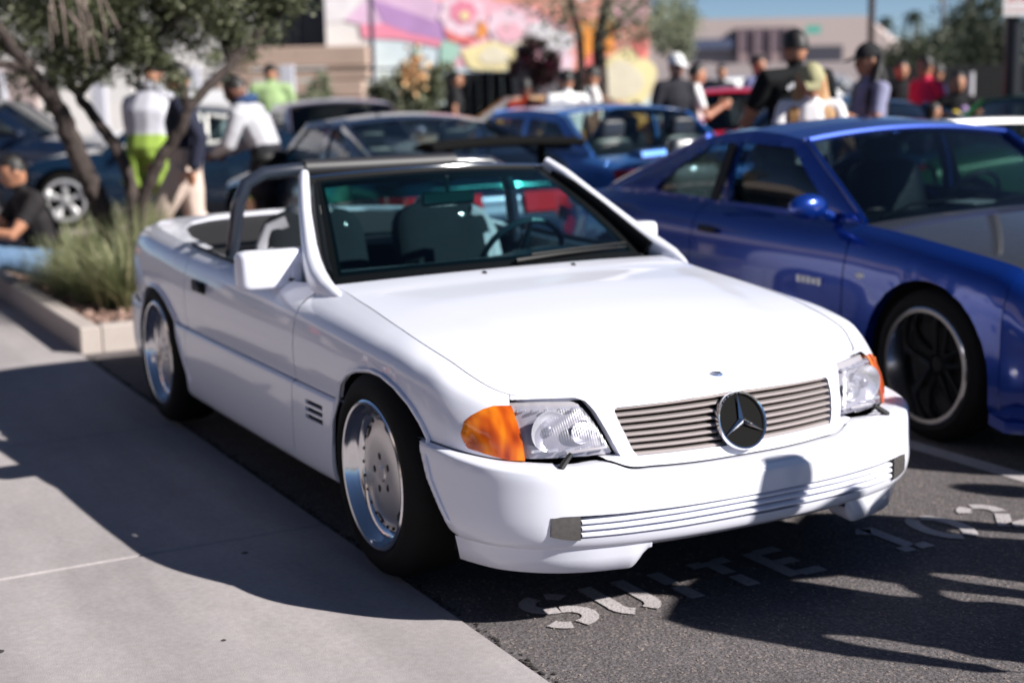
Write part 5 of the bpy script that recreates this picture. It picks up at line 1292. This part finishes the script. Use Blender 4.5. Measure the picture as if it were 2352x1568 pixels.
MT['leaf3'] = leaf_mat('pale_leaves', [(.12, .15, .08), (.25, .28, .18), (.4, .42, .3)])
def quads(cen, L, W, jitter=.4, droop=0.0):
    n = len(cen); a = rng.normal(size=(n, 3)); a[:, 2] -= droop; a /= np.linalg.norm(a, axis=1)[:, None]
    b = rng.normal(size=(n, 3)); b -= a*(a*b).sum(1)[:, None]; b /= np.linalg.norm(b, axis=1)[:, None]
    l = (L*rng.uniform(1-jitter, 1+jitter, n))[:, None]; w = (W*rng.uniform(1-jitter, 1+jitter, n))[:, None]
    V = np.stack([cen-a*l*.5, cen-b*w*.5, cen+a*l*.5, cen+b*w*.5], 1).reshape(-1, 3)
    F = np.arange(4*n).reshape(-1, 4); return V, F
def leaves(name, cen, L, W, m, parent, droop=0.0):
    V, F = quads(cen, L, W, droop=droop); me = bpy.data.meshes.new(name); n = len(F)
    me.vertices.add(len(V)); me.vertices.foreach_set('co', V.ravel()); me.loops.add(4*n); me.loops.foreach_set('vertex_index', F.ravel().astype(np.int32))
    me.polygons.add(n); me.polygons.foreach_set('loop_start', np.arange(0, 4*n, 4, dtype=np.int32)); me.polygons.foreach_set('loop_total', np.full(n, 4, np.int32)); me.update()
    return new_obj(name, me, parent, [m])
def clumps(cs, n, sub=12, sr=.22):
    """leaf centres: blobs (x,y,z,r) filled with small clumps"""
    out = []; tot = sum(c[3]**3 for c in cs)
    for x, y, z, r in cs:
        k = max(8, int(n*r**3/tot)); ns = max(4, int(sub*r*r*8)); d = rng.normal(size=(ns, 3)); d /= np.linalg.norm(d, axis=1)[:, None]; c = d*(r*rng.uniform(.25, 1, (ns, 1))**.6)
        pick = rng.integers(0, ns, k); out.append(np.array([x, y, z])+c[pick]+rng.normal(size=(k, 3))*sr*r)
    return np.concatenate(out)
# the planter tree
tree = thing('tree', 'leaning many-stemmed olive-green tree growing in the kerbed planting bed', 'tree', (0, 0, 0))
TD = 10.5
def stem(pts, rads, m, dz=0.0, nm='trunk'):
    P_ = [sight(a, b, TD+(c if True else 0)) for a, b, c in pts]; n = 8*len(P_); u = np.linspace(0, len(P_)-1, n)
    Q = cspline(np.arange(len(P_)), np.array([tuple(p) for p in P_]), u); R_ = np.interp(u, np.arange(len(rads)), rads)
    Q += np.array([[noise.noise(Vector((i*.35, 0, pts[0][0])))*.02, noise.noise(Vector((0, i*.35, pts[0][0])))*.02, 0] for i in range(n)])
    MB().tube([Vector(q) for q in Q], [float(r*(1+.12*noise.noise(Vector((i*.6, 3, 0))))) for i, r in enumerate(R_)], 10).build(nm, m, tree); return Q
stem([(272, 690, .1), (262, 560, .1), (238, 465, .05), (212, 400, 0), (188, 330, 0), (165, 262, 0), (135, 210, -.1), (98, 160, -.2), (55, 95, -.3), (5, 20, -.4), (-40, -60, -.5)], [.095, .085, .078, .074, .070, .066, .058, .05, .04, .03, .02], MT['bark'])
stem([(305, 690, -.1), (306, 560, -.1), (314, 470, -.1), (306, 390, 0), (280, 330, .1), (240, 268, .2), (205, 215, .3), (172, 150, .4), (160, 60, .5), (170, -60, .6)], [.06, .052, .048, .045, .043, .04, .036, .03, .024, .015], MT['bark'])
stem([(300, 690, -.2), (318, 560, -.2), (340, 450, -.3), (382, 365, -.3), (432, 298, -.3), (452, 252, -.3), (508, 192, -.2), (556, 148, -.1), (600, 100, 0), (650, 52, .1), (700, 5, .1), (760, -70, .2)], [.065, .056, .046, .042, .040, .034, .034, .032, .028, .024, .02, .014], MT['bark'])
for pts in ([(165, 262, 0), (150, 190, .2), (160, 110, .3), (190, 40, .4), (215, -40, .5)], [(205, 215, .3), (270, 160, .1), (350, 110, 0), (430, 60, -.1), (500, 0, -.2)], [(452, 252, -.3), (440, 190, 0), (400, 130, .2), (390, 60, .4), (380, -40, .5)], [(556, 148, -.1), (540, 90, .2), (520, 30, .3), (530, -50, .4)], [(98, 160, -.2), (60, 150, -.3), (20, 150, -.4)]):
    stem(pts, [.035, .03, .022, .016, .010][:len(pts)], MT['bark'], nm='limb')
tw = MB()
for k in range(11):
    x0 = rng.uniform(150, 230); y0 = rng.uniform(-30, 50); dx = rng.uniform(-10, 90); x0 += rng.uniform(-30, 60); P_ = [sight(x0, y0, TD-.7), sight(x0+dx*.5, y0+rng.uniform(10, 30), TD-.8), sight(x0+dx, y0+rng.uniform(40, 95), TD-.85), sight(x0+dx*1.1, y0+rng.uniform(90, 130), TD-.85)]; tw.tube(P_, [.010, .007, .005, .003], 5)
tag(tw.build('twigs', MT['bark_pale'], tree), kind='stuff')
cs = []
for a, b, r, d in [(-40, 0, .45, 0), (60, -20, .45, .2), (160, -40, .45, .3), (260, -30, .5, 0), (360, -30, .5, .2), (460, -40, .5, 0), (560, -50, .45, .1), (650, -50, .40, .1), (730, -90, .3, .1),
                   (-20, 60, .30, -.2), (70, 70, .32, 0), (150, 90, .30, .1), (120, 140, .22, -.1), (200, 130, .26, .2), (250, 60, .35, .3), (270, 120, .24, .3), (330, 60, .34, .3), (340, 110, .22, .2), (410, 60, .34, .1), (410, 120, .18, 0), (480, 50, .34, .2), (490, 110, .18, 0),
                   (560, 30, .30, .2), (540, 100, .18, .1), (600, 70, .20, .1), (640, 10, .24, .1), (690, -10, .2, .1), (610, 120, .12, .1), (430, 170, .16, -.1), (395, 200, .13, -.1), (60, 150, .18, -.2), (110, 190, .15, -.1), (170, 180, .16, .1), (10, 110, .18, -.2), (225, 185, .12, .1), (455, 215, .09, -.3), (40, 200, .14, 0), (90, 225, .12, 0), (130, 245, .10, 0), (20, 240, .1, .2), (250, 165, .2, .2), (300, 150, .2, .1), (370, 160, .18, 0), (520, 140, .13, .1), (200, 90, .3, 0), (300, 90, .3, -.2)]:
    p = sight(a, b, TD+d); cs.append((p.x, p.y, p.z, r))
leaves('crown', clumps(cs, 72000, 14, .18), .042, .014, MT['leaf'], tree, droop=.3)
# ornamental grass clumps
MT['blade'] = leaf_mat('grass_blades', [(.09, .11, .05), (.17, .21, .09), (.30, .32, .17), (.46, .42, .28)], .3)
def tuft(c, n, hgt, spread, label):
    V = []; F = []
    for k in range(n):
        a = rng.uniform(0, 2*PI); r0 = abs(rng.normal(0, .05)); L = hgt*rng.uniform(.35, .98); lean = spread*rng.uniform(.15, 1)
        b = len(V); d = Vector((math.cos(a), math.sin(a), 0)); s_ = Vector((-d.y, d.x, 0)); base = Vector(c)+d*r0
        for i in range(4):
            q = i/3; p = base+d*lean*q**1.8+Vector((0, 0, L*(q-.25*q*q*lean/spread))); w = .0058*(1-q)+.001
            V += [p+s_*w, p-s_*w]
        for i in range(3): F.append((b+2*i, b+2*i+1, b+2*i+3, b+2*i+2))
    o = MB().add(V, F).build('grass_tuft', MT['blade'], smooth=0); tag(o, label, 'ornamental grass', 'clumps of ornamental grass in the planting bed')
GL = ['low grass clump at the kerb corner side of the bed, left of the others', 'full grass clump in front of the thickest trunk', 'grass clump before the middle trunk of the tree', 'tall straw-green grass clump nearest the white car tail', 'tallest grass clump behind the tail of the white car', 'grass clump behind the low one at the left of the bed', 'thin upright grass clump between tree and white car tail', 'grass clump hidden among the tree trunks', 'thin grass clump farthest right behind the trunks', 'small grass clump farthest back in the bed']
for i, (px, D, n, hh, sp) in enumerate([(150, 10.2, 300, .50, .45), (195, 9.9, 340, .55, .5), (245, 9.6, 320, .50, .48), (285, 9.5, 340, .58, .42), (315, 9.9, 320, .78, .35), (175, 10.9, 240, .6, .4), (330, 10.6, 260, .85, .3), (262, 10.3, 240, .6, .4), (360, 11.2, 300, .7, .3), (225, 11.4, 300, .6, .3)]):
    tuft(lane(px, D, .10), n, hh, sp, GL[i])
# tree and flowering bush before the mural, others beyond
def far_tree(label, base, trunks, blobs, n, L, W, m, name='tree', bark='bark', group=None):
    t = thing(name, label, 'tree' if name == 'tree' else 'bush', (0, 0, 0), 0, group)
    for P_, r in trunks: MB().tube(P_, list(np.linspace(r, r*.4, len(P_))), 8).build('trunk', MT[bark], t)
    leaves('crown', clumps([(*p, r) for p, r in blobs], n, 10, .22), L, W, m, t); return t
D = 23.5
far_tree('slim tree with two trunks and thin foliage before the flower mural', None,
  [([lane(1345, D), sight(1346, 200, D), sight(1343, 90, D), sight(1320, 0, D), sight(1290, -90, D)], .085), ([lane(1390, D), sight(1388, 180, D), sight(1384, 100, D), sight(1400, 20, D), sight(1430, -80, D)], .14), ([sight(1384, 100, D), sight(1440, 50, D), sight(1500, 0, D)], .05)],
  [(sight(a, b, D+c), r) for a, b, c, r in [(1300, 0, 0, .7), (1250, -30, .3, .6), (1340, 30, .2, .55), (1400, -10, 0, .8), (1470, 0, .2, .7), (1530, -10, 0, .7), (1450, 60, 0, .5), (1510, 55, .3, .5), (1310, 75, 0, .35), (1475, 95, 0, .35), (1420, 100, .3, .25), (1560, 60, 0, .3)]], 3800, .09, .04, MT['leaf3'])
far_tree('dark flowering bush on the railing before the flower mural', None, [([lane(1240, 24.5), sight(1238, 130, 24.5)], .06)],
  [(sight(a, b, 24.5), r) for a, b, r in [(1240, 120, .26), (1215, 145, .22), (1265, 140, .25), (1250, 165, .25), (1225, 175, .2)]], 4000, .06, .035, leaf_mat('bush_leaves', [(.02, .03, .015), (.05, .06, .03), (.06, .02, .03), (.35, .04, .12)]), name='bush')
far_tree('pale grey-green tree standing beyond the right end of the mural', None, [([lane(1565, 44), sight(1565, 60, 44)], .14)],
  [(sight(a, b, 44), r) for a, b, r in [(1550, 50, .7), (1540, 90, .5), (1575, 75, .5), (1560, 115, .5)]], 2600, .14, .07, MT['leaf3'])
for i, (lb, bl, Dd) in enumerate((('dark dense tree beside the lamp post, the nearer of the pair', [(2290, 80, 1.5), (2340, 60, 1.8), (2330, 140, 1.7), (2270, 150, 1.3), (2250, 190, 1.1), (2390, 20, 2)], 40),
                                  ('haze-lightened green tree left of the lamp post behind the grey poles', [(2210, 110, 1.2), (2235, 80, 1.0), (2190, 140, 1.0), (2225, 150, 1.1)], 52),
                                  ('low round dark tree beyond the people at the right', [(2085, 150, .9), (2110, 140, .8), (2150, 150, .9)], 48))):
    far_tree(lb, None, [([lane(bl[0][0], Dd), sight(bl[0][0], bl[0][1], Dd)], .2)], [(sight(a, b, Dd), r) for a, b, r in bl], 4200, .22, .11, MT['leaf4'])
def palm(px, top, D, rr, label):
    t = thing('palm_tree', label, 'palm', (0, 0, 0), 0, 'palms on the skyline'); P0 = lane(px, D); P1 = sight(px, top, D)
    MB().tube([P0, P0.lerp(P1, .5)+Vector((.1, 0, 0)), P1], [.22, .17, .15], 8).build('trunk', MT['bark'], t)
    V = []; F = []
    for k in range(46):
        a = rng.uniform(0, 2*PI); e = rng.uniform(-.7, 1.2); d = Vector((math.cos(a)*math.cos(e), math.sin(a)*math.cos(e), math.sin(e))); s_ = Vector((-math.sin(a), math.cos(a), 0)); b = len(V)
        for i in range(4):
            q = i/3; p = P1+d*rr*q+Vector((0, 0, -rr*.55*q*q)); w = rr*.13*(.4+math.sin(PI*min(1, q*.9+.1))); V += [p+s_*w, p-s_*w]
        for i in range(3): F.append((b+2*i, b+2*i+1, b+2*i+3, b+2*i+2))
    MB().add(V, F).build('fronds', MT['leaf2'], t, smooth=0)
palm(2030, 55, 150, 1.35, 'shaggy palm just right of the brown utility pole'); palm(2093, 42, 150, 1.45, 'slimmer palm with an open crown, second right of the brown utility pole')

# ------------------------------------------------------------------ buildings and street furniture
wallm = mat('pale_render', (.78, .76, .74), .9, noise_amt=.06, noise_scale=.6)
beige = mat('beige_block', (.42, .31, .25), .9, noise_amt=.08, noise_scale=1)
darkm = mat('dark_opening', (.022, .025, .035), .5)
DB = 38.0
def slab_between(px0, px1, z0, z1, D, thick, m, name, parent, ch=0.0):
    a = lane(px0, D); b = lane(px1, D); c = (a+b)/2+Fg*thick/2; o = MB().box((c.x, c.y, (z0+z1)/2), ((b-a).length, thick, z1-z0), rz=math.atan2(Rg.y, Rg.x), ch=ch); return o.build(name, m, parent, smooth=0)
bld = thing('mural_building', 'pale rendered building with a large flower mural, a dark recess and a beige ledge', 'building', (0, 0, 0))
slab_between(772, 1500, 0, 9, DB, .5, wallm, 'wall', bld)
slab_between(-420, 596, 0, 9, DB, .5, wallm, 'wall', bld)
slab_between(596, 772, 4.9, 9, DB, .5, wallm, 'wall', bld)
slab_between(596, 772, 2.2, 4.9, DB+1.6, .2, darkm, 'recess_back', bld)
slab_between(596, 600, 2.2, 4.9, DB+.02, 1.6, wallm, 'recess_side', bld); 
for k in range(3): slab_between(640+34*k, 643+34*k, 2.4, 4.8, DB+1.5, .08, mat('frame_grey', (.10, .10, .13), .5), 'recess_frame', bld)
for k, (a, b, z0, z1, dd) in enumerate(((560, 862, 1.92, 2.42, -1.2), (540, 862, 1.62, 1.88, -1.3), (520, 850, 1.18, 1.58, -1.4), (500, 850, .5, 1.14, -1.5), (500, 850, 0, .46, -1.6))):
    slab_between(a, b, z0, z1, DB+dd, -dd-.02, beige, 'ledge', bld, ch=.02)
slab_between(225, 332, 1.15, 2.6, DB-2, .3, mat('white_sign', (.78, .76, .74), .8), 'white_panel', bld)
slab_between(-60, 110, .6, 2.2, DB-2.2, .3, mat('rosy_stone', (.48, .38, .36), .9, noise_amt=.2, noise_scale=1.5), 'stone_panel', bld)
# mural: flat painted shapes on the wall
mur = thing('mural', None, None, (0, 0, 0)); mur.parent = bld
mc = lambda n, c: mat(n, c, .85, noise_amt=.10, noise_scale=1.3)
MC = dict(sky=mc('mural_pale_blue', (.70, .82, .86)), purple=mc('mural_purple', (.52, .30, .58)), lilac=mc('mural_lilac', (.80, .55, .74)), hot=mc('mural_hot_pink', (.90, .30, .42)), pink=mc('mural_pink', (.94, .52, .60)), pale=mc('mural_pale_pink', (.92, .70, .78)),
          coral=mc('mural_coral', (.95, .42, .34)), orange=mc('mural_orange', (.95, .36, .07)), yellow=mc('mural_yellow', (.97, .84, .45)), cream=mc('mural_cream', (.90, .82, .62)), green=mc('mural_green', (.42, .66, .55)), white=mc('mural_white', (.85, .82, .84)), red=mc('mural_red', (.88, .22, .20)))
def mpoly(pts, m, lay, nm='painted_shape'):
    P_ = [sight(a, b, DB-.012-.012*lay) for a, b in pts]; MB().prism(P_, Fg*-.006).build(nm, MC[m], mur, smooth=0)
def blob(cx, cy, rx, ry, m, lay, n=18, wob=.10, lobes=0, nm='painted_shape'):
    mpoly([(cx+rx*math.cos(a)*(1+wob*math.sin(a*(lobes or 3)+cx)), cy+ry*math.sin(a)*(1+wob*math.sin(a*(lobes or 3)+cx))) for a in np.linspace(0, 2*PI, n, endpoint=False)], m, lay, nm)
mpoly([(866, -140), (1499, -140), (1499, 290), (866, 290)], 'sky', 0)
mpoly([(772, -140), (866, -140), (866, -5), (815, 52), (772, 60)], 'white', 0)
mpoly([(872, 0), (815, 52), (880, 66), (960, 60), (1030, 78), (1080, 40), (1000, 0)], 'lilac', 1)
mpoly([(878, 5), (950, 30), (1040, 62), (1040, 96), (960, 82), (905, 62)], 'purple', 2)
mpoly([(850, 62), (905, 60), (960, 80), (1036, 98), (1030, 112), (940, 94), (856, 90)], 'hot', 2)
mpoly([(1070, -140), (1140, -40), (1150, 10), (1230, 20), (1300, 60), (1330, 40), (1380, -140)], 'coral', 1)
mpoly([(1010, -140), (1330, -140), (1330, 155), (1040, 155), (1036, 60), (1010, 10)], 'pink', .5)
mpoly([(1308, 20), (1499, -40), (1499, 180), (1330, 200)], 'coral', 1)
mpoly([(1330, 60), (1420, 40), (1420, 120), (1340, 150)], 'orange', 2)
blob(1080, 40, 50, 48, 'pale', 3, 40, .10, 9, 'painted_flower'); blob(1082, 34, 30, 26, 'hot', 4, 30, .14, 7, 'painted_flower'); blob(1085, 42, 11, 10, 'yellow', 5)
blob(1183, 66, 48, 40, 'pale', 3, 40, .08, 8, 'painted_flower'); blob(1183, 78, 30, 20, 'pink', 4, 30, .1, 6, 'painted_flower')
blob(1252, 80, 34, 26, 'white', 3, 30, .12, 6, 'painted_flower'); blob(1292, 98, 40, 28, 'white', 4, 36, .10, 7, 'painted_flower'); blob(1292, 140, 38, 26, 'pale', 4, 30, .08, 6, 'painted_flower'); blob(1292, 142, 12, 9, 'pink', 5)
blob(1140, 132, 62, 32, 'yellow', 3, 30, .08, 5); blob(1150, 130, 34, 20, 'cream', 4); blob(1120, 72, 14, 20, 'orange', 3); blob(1205, 110, 26, 16, 'cream', 3)
mpoly([(1030, 100), (1060, 90), (1075, 120), (1050, 158), (1025, 158)], 'green', 3); mpoly([(966, 110), (978, 110), (984, 158), (966, 158)], 'green', 3)
blob(1448, 178, 66, 62, 'yellow', 3, 30, .06, 5); blob(1440, 185, 44, 44, 'cream', 4); blob(1460, 20, 40, 40, 'pink', 3, 30, .1, 6, 'painted_flower'); blob(1480, 110, 16, 24, 'red', 4); blob(1375, 150, 22, 30, 'red', 3)
mpoly([(1036, 66), (1060, 84), (1110, 92), (1100, 104), (1050, 98)], 'red', 4)
# planting below the mural
for i, (px, y, r, m_, lb) in enumerate(((940, 200, .42, 'leaf3', 'pale green shrub below the mural, left of the orange flowers'), (975, 222, .46, 'leaf3', 'pale flowering shrub in the middle below the mural'), (1010, 205, .36, 'leaf', 'yellow-green shrub below the mural, nearest the black railing'), (900, 232, .3, 'leaf', 'low shrub behind the silver violet hatchback'), (735, 225, .3, 'leaf3', 'low pale shrub along the beige ledge'))):
    p = sight(px, y, 27); far_tree(lb, None, [([lane(px, 27), p], .05)], [(p, r), (p+Vector((0, 0, -.5)), r), (p+Vector((.1, .2, .2)), r*.7)], 1800, .10, .05, MT[m_], name='bush')
mb = MB(); fl = mat('orange_blossom', (.75, .48, .25), .8)
V, F = quads(np.array([tuple(sight(970+rng.normal(0, 16), 165+rng.normal(0, 26), 26.6)) for k in range(120)]), .12, .10); mb.add(V, [list(f) for f in F]); tag(mb.build('flowers', fl, smooth=0), 'orange blossoms over the pale shrubs below the mural', 'flowers', kind='stuff')
# fence of pale posts with black rails
fen = thing('fence', 'black rail fence with square pale posts behind the parked cars', 'fence', (0, 0, 0))
postm = mat('post_paint', (.50, .50, .56), .7)
for px in (-180, 28, 255, 470, 682):
    a = lane(px, 27); MB().box((a.x, a.y, .93), (.235, .235, 1.86), rz=aR, ch=.01).build('post', postm, fen, smooth=0)
def rail(px0, px1, z, D=27, r=.022, m='black', par=None):
    MB().tube([lane(px0, D, z), lane(px1, D, z)], r, 6).build('rail', MT[m], par or fen)
rail(-180, 1060, 1.76); rail(-180, 1060, .25)
rl_ = thing('railing', 'solid black railing screen before the mural, behind the people', 'railing', (0, 0, 0))
for k in range(12): slab_between(1036+k*26, 1061.7+k*26, .1, 1.66, 26.2, .06, MT['black'], 'panel', rl_)
rl2 = thing('railing', 'long dark railing behind the people at the right, ending at the lamp post', 'railing', (0, 0, 0))
for k in range(22): slab_between(2030+k*22, 2051.7+k*22, .1, 1.60, 21, .06, MT['black'], 'panel', rl2)
bx = thing('container', 'grey box body of a parked lorry before the flower mural', 'lorry', (0, 0, 0)); slab_between(1197, 1290, .5, 1.72, 24.8, 2.0, mat('grey_box', (.28, .26, .29), .6), 'box_body', bx); slab_between(1199, 1240, 1.6, 2.1, 25.2, 1.5, MT['darkglass'] if False else mat('cab', (.05, .05, .08), .3), 'cab', bx)
# unseen shop row, added for reflections and deeper shade on the white flank
shop = thing('unseen_shop_row', 'low pale shop row facing the pavement, added unseen on the left for reflections', 'building', (0, 0, 0))
MB().box((-14, -14.5, 2.6), (38, 5, 5.2)).build('wall', mat('shop_render', (.50, .42, .38), .9, noise_amt=.08, noise_scale=.8), shop, smooth=0)
MB().box((-14, -11.4, 3.3), (38, 1.3, .18), ch=.03).build('canopy', mat('canopy_metal', (.12, .11, .12), .5), shop, smooth=0)
for k in range(9):
    x = -30+4.1*k; MB().box((x, -11.96, 1.45), (2.9, .10, 2.3)).build('window', MT['darkglass'], shop, smooth=0); MB().box((x, -11.99, 1.45), (3.1, .06, 2.5)).build('window_frame', MT['black'], shop, smooth=0)
# far skyline on the right
far = thing('hall_building', 'long low pale hall with a shallow roof on the far skyline', 'building', (0, 0, 0)); hallm = mat('hall_render', (.46, .38, .36), .9, noise_amt=.05, noise_scale=.1)
slab_between(1400, 1985, 0, 5.9, 120, 20, hallm, 'wall', far); 
a, b, c_, d_ = lane(1985, 120), lane(2050, 120), lane(1985, 140), lane(2080, 140)
MB().add([a, b, b+Vector((0, 0, 3.6)), a+Vector((0, 0, 5.9)), c_, d_, d_+Vector((0, 0, 3.6)), c_+Vector((0, 0, 5.9))], [(0, 1, 2, 3), (1, 5, 6, 2), (3, 2, 6, 7), (4, 0, 3, 7)]).build('end_wall', hallm, far, smooth=0)
for px0, px1, z0, z1, m_ in ((1592, 1700, 3.5, 4.3, (.07, .09, .16)), (1690, 1830, 3.2, 5.1, (.10, .07, .09)), (1700, 1826, 2.4, 3.1, (.30, .22, .22)), (1845, 1935, 2.0, 3.6, (.05, .05, .07)), (1740, 1790, 1.2, 2.4, (.36, .22, .10))):
    slab_between(px0, px1, z0, z1, 119.4, .5, mat('hall_panel', m_, .7), 'panel', far)
for k in range(4): slab_between(1700+k*36, 1706+k*36, 1.2, 5.0, 119.2, .3, mat('hall_post', (.30, .22, .24), .8), 'post', far)
f2 = thing('warehouse', 'white flat-roofed building on the skyline behind the palms', 'building', (0, 0, 0)); slab_between(2050, 2215, 0, 4.2, 130, 15, mat('white_wall', (.66, .64, .63), .9), 'wall', f2); slab_between(2090, 2150, 1.2, 2.4, 129.8, .3, darkm, 'opening', f2)
f3 = thing('low_building', 'low grey building beyond the far parked cars', 'building', (0, 0, 0)); slab_between(1500, 2020, 0, 2.2, 100, 6, mat('low_wall', (.40, .34, .34), .9), 'wall', f3)
sg = MB(); a = sight(1868, 72, 90); sg.box((a.x, a.y, a.z), (.9, .05, .5), rz=aR); o = sg.build('street_sign', mat('sign_green', (.10, .42, .34), .6), smooth=0); tag(o, 'green street sign hung high before the far hall', 'sign')
# poles
def pole(px, D, r, z, m, label, cat='pole', name='pole', arm=None):
    a = lane(px, D); t = thing(name, label, cat, a); MB().tube([(0, 0, 0), (0, 0, z)], [r, r*.8], 10).build('shaft', m, t)
    MB().box((0, 0, .12), (r*3.2, r*3.2, .24), ch=r*.4).build('footing', MT['kerb'], t)
    if arm: MB().tube([(0, 0, z), tuple(Rg*arm+Vector((0, 0, z+.2)))], r*.6, 6).build('arm', m, t); q = Rg*arm; MB().box((q.x, q.y, z+.18), (.6, .25, .12), rz=aR, ch=.04).build('lamp_head', m, t)
    return t
pole(1998, 31, .075, 9, mat('pole_brown', (.05, .03, .025), .9), 'brown utility pole between the black cap and the palms', 'utility pole', 'utility_pole')
dgm = mat('pole_grey', (.20, .18, .20), .6, metal=.3)
pole(875, 30, .055, 7.5, mat('pole_plum', (.05, .04, .07), .5), 'slim dark street lamp in front of the mural', 'street lamp', 'street_lamp', arm=-2.2)
pole(2157, 60, .09, 10, dgm, 'slim grey street lamp, left of the two beyond the right railing', 'street lamp', 'street_lamp', arm=1.5)
pole(2213, 60, .10, 10, dgm, 'slim grey street lamp with a long arm, nearest the dark lamp post', 'street lamp', 'street_lamp', arm=1.8)
pole(2226, 20.6, .06, 1.5, mat('post_light', (.45, .45, .48), .6), 'short pale post standing by the right railing', 'post', 'post')
lp = thing('lamp_post', 'thick dark lamp post carrying a white parking sign at the right picture edge', 'lamp post', lane(2318, 15.7)); pm_ = mat('post_black', (.020, .021, .026), .38, metal=.3)
MB().tube([(0, 0, 0), (0, 0, 6.5)], [.088, .078], 20).build('shaft', pm_, lp); MB().lathe([(.19, 0), (.19, .10), (.13, .22), (.10, .30)], (0, 0, 0), 'z', 20).build('base', pm_, lp)
sgn = thing('parking_sign', 'white parking sign with red lettering and arrows on the dark lamp post', 'sign', lane(2318, 15.7)-Fg*.115); sgn.rotation_euler = (0, 0, aR)
MB().box((0, 0, 2.31), (.305, .004, .46), ch=.0).build('sign_plate', mat('sign_white', (.80, .76, .76), .5), sgn, smooth=0)
redp = mat('sign_red', (.62, .03, .03), .5)
def text(s_, size, x, z, m, parent, name='lettering'):
    cu = bpy.data.curves.new(name, 'FONT'); cu.body = s_; cu.size = size; cu.align_x = 'CENTER'; cu.extrude = .0008; tmp = bpy.data.objects.new('tmp', cu); C.objects.link(tmp)
    dg = bpy.context.evaluated_depsgraph_get(); me = bpy.data.meshes.new_from_object(tmp.evaluated_get(dg)); bpy.data.objects.remove(tmp)
    o = new_obj(name, me, parent, [m]); o.location = (x, -.0045, z); o.rotation_euler = (PI/2, 0, 0); return o
text('NO', .11, 0, 2.42, redp, sgn); text('PARKING', .062, 0, 2.345, redp, sgn); text('ANY TIME', .042, 0, 2.255, redp, sgn); text('TOW AWAY ZONE', .030, 0, 2.13, redp, sgn)
mb = MB(); mb.box((0, -.004, 2.225), (.18, .002, .008))
for s_ in (-1, 1): mb.add([(s_*.125, -.005, 2.225), (s_*.085, -.005, 2.243), (s_*.085, -.005, 2.207)], [(0, 1, 2) if s_ < 0 else (0, 2, 1)])
mb.build('arrow', redp, sgn, smooth=0)
# cars far across the lot
src = [o for o in bpy.data.objects if o.get('label', '').startswith('white estate')][0]
far_labels = ['white car far across the lot, nearest the mural end', 'pale car far across the lot behind the white-capped person', 'silver car far across the lot under the hall, third from the mural', 'white car far across the lot behind the black-shirted man', 'bright car far across the lot, seen between caps of two people']
for k, (px, D) in enumerate(((1540, 36), (1610, 40), (1680, 37), (1760, 44), (1930, 40))):
    c = copy_tree(src); p = lane(px, D); c.location = p; c.rotation_euler = (0, 0, aF+PI/2+.3*(-1)**k); c['label'] = far_labels[k]; c['group'] = 'cars far across the lot'
